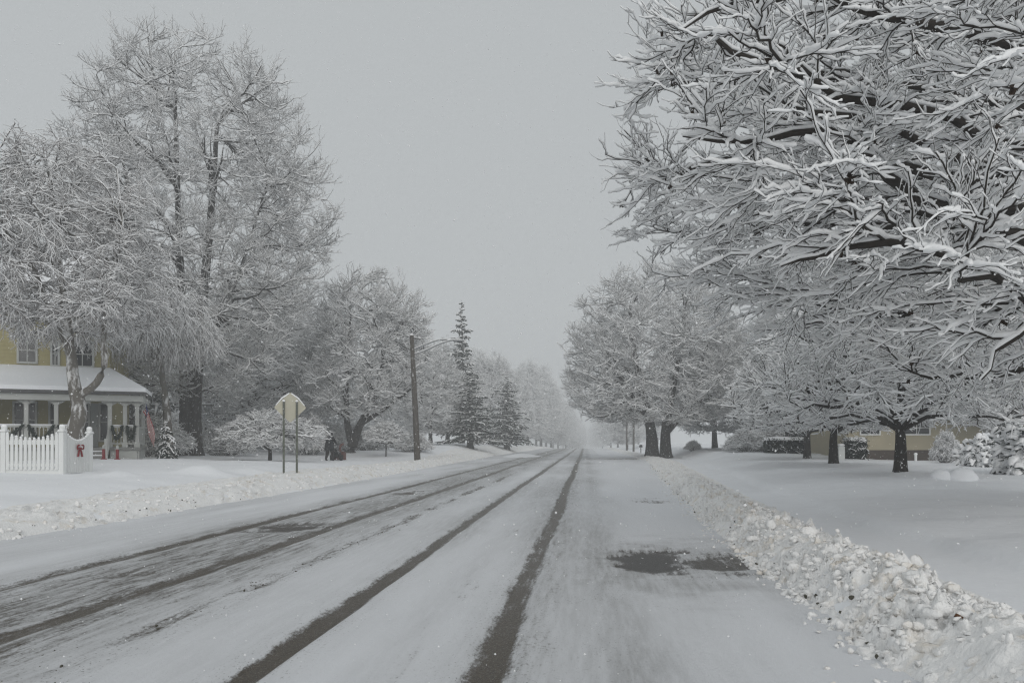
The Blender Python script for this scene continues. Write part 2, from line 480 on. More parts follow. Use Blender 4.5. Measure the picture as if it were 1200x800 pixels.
def bush(name, seed, H, Rm, n, s0, bark='bark', arch=0.35, thick=0.008):
    """many arching stems from the ground, with twigs and snow"""
    rng = np.random.RandomState(seed)
    a = rng.rand(n) * 2 * PI; q = np.sqrt(rng.rand(n))
    T = np.stack([Rm * q * np.cos(a), Rm * q * np.sin(a), H * (1 - 0.75 * q ** 2) * rng.uniform(0.55, 1.0, n)], -1)
    p0 = np.stack([0.25 * T[:, 0], 0.25 * T[:, 1], np.full(n, -0.1)], -1)
    p1 = p0 + np.stack([0.3 * T[:, 0], 0.3 * T[:, 1], 0.9 * T[:, 2]], -1); p2 = T + UP * arch * H * 0.3
    t = np.linspace(0, 1, 6)[None, :, None]
    P = (1 - t) ** 3 * p0[:, None] + 3 * (1 - t) ** 2 * t * p1[:, None] + 3 * (1 - t) * t ** 2 * p2[:, None] + t ** 3 * T[:, None]
    R = np.full(P.shape[:2], thick * 1.6) * (1 - 0.5 * t[..., 0])
    D, DR = twigs(P, R, 9, H * 0.22, rng, (30, 65), 0.0, -0.12, 0.5, 3, 0.25, thick)
    G, GR = twigs(D, DR, 3, H * 0.1, rng, (30, 65), 0.0, -0.05, 0.5, 2, 0.2, thick * 0.8)
    parts = [tubes(P, R, 4, 0), tubes(D, DR, 3, 0), tubes(G, GR, 3, 0)]
    sn = [snow_on(P, R, s0 * 1.2, 4, 1, rng, 0.95, False), snow_on(D, DR, s0, 4, 1, rng, 0.93, False), snow_on(G, GR, s0 * 0.8, 3, 1, rng, 0.9, False)]
    return make_mesh(name, parts + sn, [M[bark], M['snow_twig']])


def clump_bush(name, seed, H, Rm, n, s0, thick):
    """a rounded evergreen shrub: needle shoots over a mound, lumps of snow lying on them"""
    rng = np.random.RandomState(seed)
    a = rng.rand(n) * 2 * PI; v = np.arcsin(rng.rand(n)); q = rng.uniform(0.55, 1.0, n)
    n = len(a)
    dirs = np.stack([np.cos(v) * np.cos(a), np.cos(v) * np.sin(a), np.sin(v)], -1)
    lob = 1 + 0.16 * np.sin(4 * a + seed) + 0.14 * np.sin(7 * a + 5 * v)
    base = dirs * np.stack([Rm * lob * q, Rm * lob * q, H * lob * q], -1)
    L = Rm * 0.24
    dd = nrm(dirs + rng.randn(n, 3) * 0.45 - UP * 0.15)
    u = np.linspace(0, 1, 3)[None, :, None]
    P = base[:, None] + dd[:, None] * L * (u - 0.5) - UP * 0.25 * L * u ** 2
    R = np.full(P.shape[:2], thick) * np.array([0.8, 1, 0.45])
    D, DR = twigs(P, R, 4, L * 0.6, rng, (35, 70), 0, -0.15, 0.6, 2, 0.1, thick * 0.7)
    top = base[:, 2] > -1
    parts = [tubes(P, R, 4, 0), tubes(D, DR, 3, 0), snow_on(P, R, s0 * 2.4, 7, 1, rng, 0.93, True, 0.9), snow_on(D[::2], DR[::2], s0 * 1.2, 5, 1, rng, 0.7, True, 0.95)]
    return make_mesh(name, parts, [M['needle'], M['snow_twig']])


# ------------------------------------------------------------------ ground
CTRL = []                                       # heights of the yards (x, y, z), read off where things stand


def ctl(px, py, d):
    CTRL.append((at(px, d), d, zat(py, d)))


for c_ in [(50, 556, 24), (88, 535, 30), (222, 531, 46), (386, 541, 49), (315, 538, 40), (410, 528, 58), (452, 534, 55), (500, 521, 75), (300, 527, 62), (100, 537, 33),
           (1055, 554, 25), (977, 543, 34), (946, 537, 45), (830, 525, 78), (771, 529.5, 70), (1150, 546, 32), (1190, 558, 26), (1080, 541, 46), (890, 527, 55),
           (1115, 566, 20), (541, 518.5, 95), (593, 518.5, 110), (150, 527, 62), (0, 548, 33), (-200, 550, 34), (1300, 556, 26), (1500, 550, 40)]: ctl(*c_)
CTRL += [(6.5, 6, 0.30), (9, 8, 0.36), (12, 4, 0.4), (-14, 12, 0.42), (-20, 10, 0.5), (-13, 0, 0.4), (8, -10, 0.35), (-13.5, 40, 0.22), (-12.2, 50, 0.2), (-30, 20, .6),
         (30, 150, 1.1), (-40, 150, 1.1), (14, 120, 0.9), (-17, 120, 1.0), (-14, 220, .8), (14, 220, .8), (80, 60, 1.2), (-90, 60, 1.4), (60, 0, .6), (-60, 0, .7), (8, 45, 0.42), (8, 30, 0.36), (7.5, 18, .36)]
CTRL = np.array(CTRL)


def foot_r(y): return 2.0 + np.clip(y - 12, 0, 48) * 0.055 + 0.10 * vnoise(y / 2.3, 0, 31) + 0.16 * vnoise(y / 6.0, 3, 32)


def foot_l(y): return -8.4 + 0.12 * vnoise(y / 2.5, 1, 33) + 0.2 * vnoise(y / 7, 5, 34) - np.clip(y - 30, 0, 60) * 0.02


def yard(x, y):
    x = np.asarray(x, float); y = np.asarray(y, float)
    num = 0; den = 0
    for cx, cy, cz in CTRL:
        r = 2.0 + 0.05 * max(cy, 0)
        w = 1.0 / ((x - cx) ** 2 + ((y - cy) * 0.8) ** 2 + r * r) ** 1.7
        num = num + w * cz; den = den + w
    return num / den


def crest(y): return -np.minimum(np.maximum(y - 170, 0) ** 2 * 0.00012, np.maximum(y - 170, 0) * 0.012)


def road_z(x, y): return crest(y) + 0 * x


def bank_r(x, y):
    """height of the ploughed ridge on the right above road level"""
    u = x - foot_r(y)
    hgt = (0.24 + 0.20 * vnoise(y / 1.3, 0, 41) + 0.16 * vnoise(y / 4, 2, 42)) * (1 - 0.5 * sstep(14, 60, y))
    wid = 1.25 + 0.35 * vnoise(y / 3.3, 6, 43) + 0.5 * sstep(15, 50, y)
    t = np.clip(u / wid, 0, 1)
    return hgt * np.sin(PI * t ** 0.8) ** 1.1


def bank_l(x, y):
    u = foot_l(y) - x
    hgt = 0.32 + 0.12 * vnoise(y / 2.2, 0, 51) + 0.14 * vnoise(y / 7, 2, 52)
    t = np.clip(u / 2.6, 0, 1)
    return hgt * np.sin(PI * t ** 0.62) ** 1.2


def mound(x, y, cx, cy, rx, ry, h): return h * np.exp(-((x - cx) / rx) ** 2 - ((y - cy) / ry) ** 2)


def gz(x, y):
    """snow surface outside the road"""
    x = np.asarray(x, float); y = np.asarray(y, float)
    yd = yard(x, y)
    fr, fl = foot_r(y), foot_l(y)
    ur = x - fr; ul = fl - x
    walk = 0.10                                                     # the cleared walk behind the right ridge
    edge = 2.45 + 0.15 * vnoise(y / 1.5, 0, 61) + 0.02 * np.clip(y - 12, 0, 100)
    s = sstep(edge - 0.16, edge + 0.12, ur) * (1 - 0.0)
    zr = sstep(0, 0.6, ur) * walk * (1 - s) + s * (walk + 0.14 + (yd - walk - 0.14) * sstep(edge, edge + 2.2, ur))
    zl = sstep(0, 4.2, ul) * yd
    z = np.where(x > (fr + fl) / 2, zr + bank_r(x, y) * (0.9), zl + bank_l(x, y) * (1 - 0.5 * sstep(0.8, 4, ul)))
    inside = (ur < 0) & (ul < 0)
    z = np.where(inside, -0.12, z)
    z = z + np.where(inside, 0, sstep(0.2, 2.0, np.maximum(ur, ul)) * (0.075 * fbm(x / 1.5, y / 2.0, 71) + 0.03 * fbm(x * 2.2, y * 2.2, 73, 3) + 0.05 * vnoise(x / 1.4 + 0.3 * y, y / 0.6, 78) + 0.12 * vnoise(x / 5, y / 7, 75)) * sstep(0.1, 0.5, np.maximum(ur - 2.0, ul)))
    z = z + mound(x, y, at(612, 80), 80, 1.8, 5, 0.45) + mound(x, y, at(150, 23), 22.6, 0.5, 0.45, 0.22) + mound(x, y, at(237, 25), 25, 0.5, 0.5, 0.26) + mound(x, y, at(300, 27), 27, 0.6, 0.5, 0.16)
    for cx, cy, w_ in ((at(1055, 25), 25, .42), (at(977, 34), 34, .42), (at(946, 45), 45, .45), (at(222, 46), 46, .9), (at(770, 70) - .45, 70, .9), (at(770, 70) + .75, 70, .9), (at(410, 58), 58, .8)):
        z = z + 0.16 * np.exp(-((x - cx) ** 2 + (y - cy) ** 2) / w_ ** 2) - 0.05 * np.exp(-((x - cx) ** 2 + (y - cy) ** 2) / (2.2 * w_) ** 2)
    return z + crest(y)


def gz1(x, y): return float(gz(np.array([x]), np.array([y]))[0])


def grid_mesh(name, xs, ys, zf, mats, attrs=None, xf=None):
    X, Y = np.meshgrid(xs, ys)
    if xf is not None: X = xf(X, Y)
    Z = zf(X, Y)
    V = np.stack([X, Y, Z], -1)
    ny, nx = X.shape
    i = np.arange(ny - 1)[:, None] * nx + np.arange(nx - 1)[None]
    Fq = np.stack([i, i + 1, i + 1 + nx, i + nx], -1).reshape(-1, 4)
    at_ = {k: f(X, Y) for k, f in (attrs or {}).items()}
    return make_mesh(name, [(V.reshape(-1, 3), Fq, 0)], mats, True, at_)


def steps(a, b, s0, g, smax):
    out = [a]; s = s0
    while out[-1] < b:
        out.append(out[-1] + s); s = min(s * g, smax)
    out[-1] = b
    return np.array(out)


XS = np.concatenate([-steps(9, 600, 0.25, 1.06, 40)[::-1], np.arange(-8.8, 1.4, 0.4), np.arange(1.6, 9, 0.09), steps(9, 600, 0.12, 1.06, 40)])
YS = np.concatenate([-steps(0, 50, 0.8, 1.1, 6)[::-1][:-1], steps(0, 1250, 0.09, 1.008, 30)])
structure('ground', grid_mesh('ground', XS, YS, gz, [M['snow']]))

# ------------------------------------------------------------------ road
TR = [(-0.50, 0.102, 1.0), (-2.0, 0.092, 1.0), (-4.27, 0.125, 0.9), (-5.72, 0.12, 0.9)]


def wander(y, i): return 0.10 * vnoise(y / 9.0, i * 3.1, 81) + 0.22 * vnoise(y / 34.0, i // 2 * 7.7, 82)


def tracks(x, y):
    v = np.zeros_like(x)
    for i, (c, w, s) in enumerate(TR):
        d = np.abs(x - c - wander(y, i)) / (1 + 0.25 * vnoise(y / 1.3, i, 83) + 0.004 * np.maximum(y, 0))
        v = np.maximum(v, s * sstep(w * 1.75, w * 0.5, d) * (0.92 + 0.45 * np.minimum(vnoise(y / 4.5, i * 5.0, 84), 0.2)))
    return v


def ell(x, y, cx, cy, rx, ry, seed):
    d = np.sqrt(((x - cx) / rx) ** 2 + ((y - cy) / ry) ** 2) + 0.75 * fbm(x * 1.6, y * 2.6, seed) + 0.3 * fbm(x * 6, y * 9, seed + 3, 2)
    return sstep(1.5, 0.25, d)


def bare(x, y):
    v = tracks(x, y)
    v = np.maximum(v, 1.0 * ell(x, y, 0.78, 9.7, 0.56, 1.2, 90))
    v = np.maximum(v, 0.82 * ell(x, y, 1.62, 9.25, 0.50, 0.9, 91))
    v = np.maximum(v, 0.95 * ell(x, y, -4.95, 13.2, 0.72, 0.95, 92))
    v = np.maximum(v, 0.85 * ell(x, y, -4.95, 22.5, 0.45, 0.9, 93))
    v = np.maximum(v, 0.55 * ell(x, y, 1.6, 19.5, 0.7, 1.0, 94))
    v = np.maximum(v, 0.6 * ell(x, y, -5.0, 8.6, 0.5, 0.35, 95))
    v = np.maximum(v, 0.62 * ell(x, y, 3.0, 68, 4.0, 3.6, 96))                       # shade under the twin maple painted in as bare road at the side crossing
    rag = np.exp(-((x + 3.3 - 0.12 * vnoise(y / 3, 0, 85)) / 0.17) ** 2)                 # broken crust between the lanes
    v = np.maximum(v, rag * (0.52 + 0.7 * vnoise(x * 2.5, y * 1.1, 86)) * (1 - 0.6 * sstep(25, 60, y)))
    v = np.maximum(v, (0.34 + 0.12 * sstep(14, 5, y)) * np.exp(-((x + 4.6) / 1.35) ** 4) + 0.25 * vnoise(x * 1.2, y * 0.6, 87) * np.exp(-((x + 4.5) / 1.6) ** 4))
    v = np.maximum(v, 0.34 * np.exp(-((x + 0.42) / 0.42) ** 2) + 0.0)
    v = np.maximum(v, 0.31 * np.exp(-((x - 0.25) / 0.16) ** 2) * (0.6 + vnoise(x, y / 2, 89)))
    v = np.maximum(v, 0.30 * np.exp(-((x + 1.15) / 0.25) ** 2) * (0.7 + 1.2 * vnoise(x * 3, y / 1.5, 88)))
    v = np.maximum(v, 0.30 * np.exp(-((x + 2.1) / 0.3) ** 2))
    return v


def slush(x, y):
    s = 0.95 * np.exp(-((x + 4.75) / 1.5) ** 4) * (0.8 + 0.8 * vnoise(x * 1.1, y / 3, 101))
    s = np.maximum(s, 0.45 * np.exp(-((x + 0.5) / 0.55) ** 2)); s = np.maximum(s, 0.35 * np.exp(-((x + 2) / 0.35) ** 2))
    s = np.maximum(s, 0.4 * np.exp(-((x + 3.5) / 0.6) ** 2))
    s = np.maximum(s, 0.6 * ell(x, y, 1.2, 9.4, 1.35, 2.0, 102))
    s = np.maximum(s, 0.5 * np.exp(-((x - 0.2) / 0.3) ** 2) * (0.6 + vnoise(x * 2, y / 4, 106)))
    s = np.maximum(s, 0.35 * np.exp(-((x + 1.25) / 0.3) ** 2) * (0.6 + vnoise(x * 2, y / 4, 107)))
    s = s + 0.25 * sstep(40, 110, y) * (x < 1.5)
    return np.clip(s + (0.14 + 0.5 * fbm(x / 0.8, y / 5, 103)) * (1 - 0.7 * sstep(0.4, 1.0, x) * sstep(6, 11, y)), 0, 1)


def grit(x, y):
    v = (0.12 + 0.3 * fbm(x / 0.7, y / 3, 150)) * (1 - 0.75 * sstep(0.4, 0.9, x))
    for i, (c, w, s) in enumerate(TR):
        v = np.maximum(v, (0.8 - 0.15 * (i == 1)) * np.exp(-((x - c - wander(y, i)) / 0.36) ** 2))
    v = np.maximum(v, 0.8 * np.exp(-((x + 4.8) / 1.5) ** 4))
    v = np.maximum(v, 0.9 * np.exp(-((x + 3.25) / 0.3) ** 2)) + 0.25 * np.exp(-((x - 0.1) / 0.35) ** 2) + 0.6 * ell(x, y, 1.2, 9.4, 1.4, 2.2, 151)
    return np.clip(v, 0, 1)


def wet(x, y):
    return np.clip(0.9 * ell(x, y, 0.78, 9.7, 0.5, 1.1, 90) + 0.5 * ell(x, y, 1.62, 9.25, 0.45, 0.8, 91) + 0.55 * ell(x, y, -4.95, 13.2, 0.72, 0.95, 92), 0, 0.85)


def road_h(x, y):
    b = np.clip(bare(x, y), 0, 1)
    tr_ = sum(np.exp(-((np.abs(x - c - wander(y, i)) - w * 2.1) / 0.05) ** 2) for i, (c, w, s_) in enumerate(TR))
    return road_z(x, y) + 0.004 + 0.010 * tr_ * (0.5 + 2 * np.abs(vnoise(x * 9, y * 3, 108))) + 0.028 * (1 - sstep(0.3, 0.7, b)) + 0.010 * fbm(x * 2.2, y * 1.3, 104) * (1 - b) + 0.02 * sstep(0.25, 0.0, np.abs(x + 3.3)) * fbm(x * 5, y * 3, 105)


def road_mat():
    m = bpy.data.materials.new('snowy_road'); m.use_nodes = True
    nt = m.node_tree; N = nt.nodes; L = nt.links; b = N['Principled BSDF']
    g = N.new('ShaderNodeNewGeometry')

    def noise(scale, st=(1, 1, 1), detail=5, rough=0.6):
        mp = N.new('ShaderNodeVectorMath'); mp.operation = 'MULTIPLY'; mp.inputs[1].default_value = st
        L.new(g.outputs['Position'], mp.inputs[0])
        n = N.new('ShaderNodeTexNoise'); n.inputs['Scale'].default_value = scale; n.inputs['Detail'].default_value = detail
        n.inputs['Roughness'].default_value = rough
        L.new(mp.outputs[0], n.inputs['Vector']); return n.outputs['Fac']

    def attr(a):
        n = N.new('ShaderNodeAttribute'); n.attribute_name = a; return n.outputs['Fac']

    def math_(op, a, c):
        n = N.new('ShaderNodeMath'); n.operation = op
        for i, v in enumerate((a, c)):
            if hasattr(v, 'links'): L.new(v, n.inputs[i])
            else: n.inputs[i].default_value = v
        return n.outputs[0]

    def rng_(v, a, c, d=0.0, e=1.0):
        n = N.new('ShaderNodeMapRange'); n.interpolation_type = 'SMOOTHSTEP'
        for i, x in ((1, a), (2, c), (3, d), (4, e)): n.inputs[i].default_value = x
        L.new(v, n.inputs[0]); return n.outputs[0]

    def mix(f, A, B):
        n = N.new('ShaderNodeMix'); n.data_type = 'RGBA'; L.new(f, n.inputs['Factor'])
        for k, v in (('A', A), ('B', B)):
            if hasattr(v, 'links'): L.new(v, n.inputs[k])
            else: n.inputs[k].default_value = (*v, 1)
        return n.outputs['Result']
    n1 = noise(34, (1, 0.5, 1), 7, 0.78); n2 = noise(3.5, (1.4, 0.5, 1), 5); n3 = noise(90, (1, 1, 1), 3); n4 = noise(7, (2.2, 0.22, 1), 5, 0.65)
    f = math_('ADD', attr('bare'), math_('MULTIPLY', math_('SUBTRACT', n1, 0.5), 1.35))
    f = math_('ADD', f, math_('MULTIPLY', math_('SUBTRACT', n2, 0.5), 0.7))
    f = math_('ADD', f, math_('MULTIPLY', math_('SUBTRACT', n4, 0.5), 0.9))
    f = rng_(f, 0.38, 0.80)
    asphalt = mix(rng_(n3, 0.3, 0.75), (0.030, 0.0245, 0.018), (0.115, 0.090, 0.058))
    asphalt = mix(rng_(noise(120, (1, 1, 1), 2), 0.60, 0.70, 0, 0.6), asphalt, (0.55, 0.55, 0.54))
    asphalt = mix(attr('wet'), asphalt, (0.03, 0.029, 0.027))
    s = math_('MULTIPLY', attr('slush'), rng_(n4, 0.25, 0.75, 0.45, 1.0))
    snow = mix(s, (0.76, 0.772, 0.795), (0.28, 0.28, 0.275))
    gr = math_('MULTIPLY', rng_(noise(48, (1, 0.6, 1), 4, 0.75), 0.57, 0.70), rng_(attr('grit'), 0.08, 0.8))
    snow = mix(gr, snow, (0.085, 0.078, 0.066))
    L.new(mix(f, snow, asphalt), b.inputs['Base Color'])
    L.new(rng_(f, 0, 1, 0.75, 0.38), b.inputs['Roughness']); b.inputs['Specular IOR Level'].default_value = 0.3
    bp = N.new('ShaderNodeBump'); bp.inputs['Strength'].default_value = 0.55; bp.inputs['Distance'].default_value = 0.02
    L.new(math_('SUBTRACT', math_('ADD', n1, math_('MULTIPLY', n2, 0.8)), f), bp.inputs['Height']); L.new(bp.outputs[0], b.inputs['Normal'])
    return m


RX = np.linspace(0, 1, 230)
RY = np.concatenate([np.linspace(-50, 1.9, 40), steps(2, 1200, 0.035, 1.0085, 20)])


def road_x(X, Y):
    a = foot_l(Y) - 0.7; b = foot_r(Y) + 0.35
    return a + (b - a) * X


structure('road', grid_mesh('road', RX, RY, road_h, [road_mat()], {'bare': bare, 'slush': slush, 'wet': wet, 'grit': grit}, road_x))


# ------------------------------------------------------------------ ploughed ridges
def clumps(X, Y, Z, rng, n, xf, y0, y1, rr, amp=1.0, pw=2.2):
    """press hemispherical lumps into a height field"""
    xs0 = X[0]
    for _ in range(n):
        y = y0 + (y1 - y0) * rng.rand() ** pw
        r = rng.uniform(*rr) * (0.6 + 0.8 * rng.rand() ** 2)
        x = xf(y, rng)
        j0, j1 = np.searchsorted(Y[:, 0], [y - r, y + r])
        if j1 - j0 < 1: continue
        sx = X[j0:j1]; sy = Y[j0:j1]
        ang = rng.rand() * PI; el = rng.uniform(0.65, 1.0)
        dx = (sx - x) * math.cos(ang) + (sy - y) * math.sin(ang); dy = (-(sx - x) * math.sin(ang) + (sy - y) * math.cos(ang)) / el
        q = 1 - (dx * dx + dy * dy) / (r * r)
        Z[j0:j1] += np.where(q > 0, amp * r * 0.75 * np.sqrt(np.maximum(q, 0)) ** 0.9, 0) * 0.75
    return Z


def lumpy(x, y): return vnoise(x * 1.5, y * 0.9, 161) + 0.4 * vnoise(x * 4, y * 3, 162)


def ridge(name, side, ys, nu, width, n, rr, seed, dirt):
    rng = np.random.RandomState(seed)
    U = np.linspace(0, 1, nu)
    Ug, Y = np.meshgrid(U, ys)
    w = width + 0.012 * np.clip(Y, 0, 60)
    X = foot_r(Y) - 0.25 + Ug * w if side > 0 else foot_l(Y) + 0.25 - Ug * w
    Z = gz(X, Y)
    base = np.maximum(Z, 0.0 + crest(Y))
    dZ = np.zeros_like(Z)
    if side > 0: xf = lambda y, r: float(foot_r(y)) - 0.05 + abs(r.randn()) * 0.12 + r.rand() * (1.0 + 0.012 * y)
    else: xf = lambda y, r: float(foot_l(y)) + 0.05 - r.rand() ** 1.4 * 1.7
    dZ = clumps(X, Y, dZ, rng, n, xf, ys[0], ys[-1], rr)
    sc = rr[1] / 0.16
    fine = 0.15 * (0.25 - np.abs(fbm(X * 5, Y * 5, 110 + seed))) + 0.10 * (0.2 - np.abs(fbm(X * 13, Y * 13, 120 + seed, 3))) + 0.035 * fbm(X * 30, Y * 30, 130 + seed, 2)
    win = sstep(0.0, 0.12, Ug) * sstep(1.0, 0.72, Ug)
    Z = base + 0.012 + (dZ * (0.42 + 0.5 * fbm(X * 4, Y * 4, 140 + seed)) + fine * 1.25) * win * (0.3 + 0.8 * sstep(-0.22, 0.12, lumpy(X, Y))) - 0.10 * (1 - sstep(0, 0.06, Ug)) - 0.10 * sstep(0.92, 1.0, Ug)
    ny, nx = X.shape
    i = np.arange(ny - 1)[:, None] * nx + np.arange(nx - 1)[None]
    Fq = np.stack([i, i + 1, i + 1 + nx, i + nx], -1).reshape(-1, 4)
    structure(name, make_mesh(name, [(np.stack([X, Y, Z], -1).reshape(-1, 3), Fq, 0)], [dirt], True))
    return X, Y, Z, win


RY1 = steps(2.2, 200, 0.016, 1.0052, 1.2)
bx, by, bz, bw = ridge('snow_bank', 1, RY1, 120, 1.75, 9000, (0.03, 0.12), 1, M['snow_dirty'])
LY1 = steps(2.2, 220, 0.05, 1.0052, 1.2)
lx, ly, lz, lw = ridge('snow_bank', -1, LY1, 80, 2.6, 4200, (0.04, 0.13), 2, M['snow_dirty'])


def chunk_mesh(name, specs, mats, seed):
    """broken lumps of snow: rough angular blobs"""
    rng = np.random.RandomState(seed)
    nu, nv = 9, 6
    u = np.linspace(0, 2 * PI, nu, endpoint=False); v = np.linspace(-PI / 2, PI / 2, nv)
    T = np.stack([np.outer(np.cos(v), np.cos(u)), np.outer(np.cos(v), np.sin(u)), np.outer(np.sin(v), np.ones(nu))], -1).reshape(-1, 3)
    n = len(specs); sp = np.array(specs)
    V = np.repeat(T[None], n, 0)
    for _ in range(5):                               # flatten random sides -> angular lumps
        d = nrm(rng.randn(n, 1, 3)); c = rng.uniform(0.3, 0.75, (n, 1))
        h = (V * d).sum(-1); V = V - d * np.maximum(h - c, 0)[..., None]
    V = V * (1 + 0.30 * (rng.rand(n, len(T), 1) - 0.5))
    V = V * rng.uniform(0.55, 1.4, (n, 1, 3)) * np.array([1, 1, 0.75]) * sp[:, None, 3:4] + sp[:, None, :3]
    return make_mesh(name, [(V.reshape(-1, 3), quads(n, nv, nu), 0)], mats, True)


rng = np.random.RandomState(5)
sp = []
for _ in range(6500):
    j = int(rng.rand() ** 1.3 * len(RY1) * 0.7); i = int(rng.uniform(0.05, 0.75) * 120)
    r = rng.uniform(0.010, 0.042) * (1 + 1.0 * (rng.rand() < 0.08))
    if float(lumpy(bx[j, i], by[j, i])) < -0.05 and rng.rand() < 0.85: continue
    sp.append((bx[j, i] + rng.randn() * 0.02, by[j, i], bz[j, i] + r * 0.35, r))
for _ in range(70):                                 # slabs and big blocks turned over by the plough
    j = int(rng.rand() ** 1.1 * len(RY1) * 0.55); i = int(rng.uniform(0.12, 0.72) * 120)
    r = rng.uniform(0.05, 0.10); sp.append((bx[j, i], by[j, i], bz[j, i] + r * 0.1, r))
for _ in range(220):                                 # crumbs rolled out on to the road
    y = 3 + 40 * rng.rand() ** 2; x = float(foot_r(y)) - abs(rng.randn()) * 0.22
    r = rng.uniform(0.008, 0.028); sp.append((x, y, 0.03 + r * 0.4, r))
for _ in range(700):
    j = int(rng.rand() * len(LY1) * 0.7); i = int(rng.uniform(0.08, 0.6) ** 1.2 * 70)
    r = rng.uniform(0.02, 0.06); sp.append((lx[j, i], ly[j, i], lz[j, i] + r * 0.3, r))
structure('snow_chunks', chunk_mesh('snow_chunks', sp, [M['snow_dirty']], 6), 'stuff')
sp = []
for _ in range(260):                                 # crust broken up between the lanes, dirt thrown at the left edge
    y = 4 + 26 * rng.rand() ** 1.5; x = -3.3 + rng.randn() * 0.14
    r = rng.uniform(0.006, 0.015); sp.append((x, y, 0.026, r))
for _ in range(230):                                 # grit and torn turf along the foot of both ridges
    y = 3.2 + 45 * rng.rand() ** 1.8; left = rng.rand() < 0.4
    x = float(foot_l(y)) - 0.1 + rng.randn() * 0.09 if left else float(foot_r(y)) + 0.02 + rng.randn() * 0.07
    r = rng.uniform(0.008, 0.024); sp.append((x, y, max(gz1(x, y), 0.03) + r * 0.6 + (0.03 if left else 0.015), r))
structure('slush_crumbs', chunk_mesh('slush_crumbs', sp, [mat('dirty_slush', (0.09, 0.085, 0.065), 0.85, 0.2)], 7), 'stuff')


# ------------------------------------------------------------------ trees
def place(px, d, py=None):
    x = at(px, d)
    return (x, d, gz1(x, d) - 0.03)


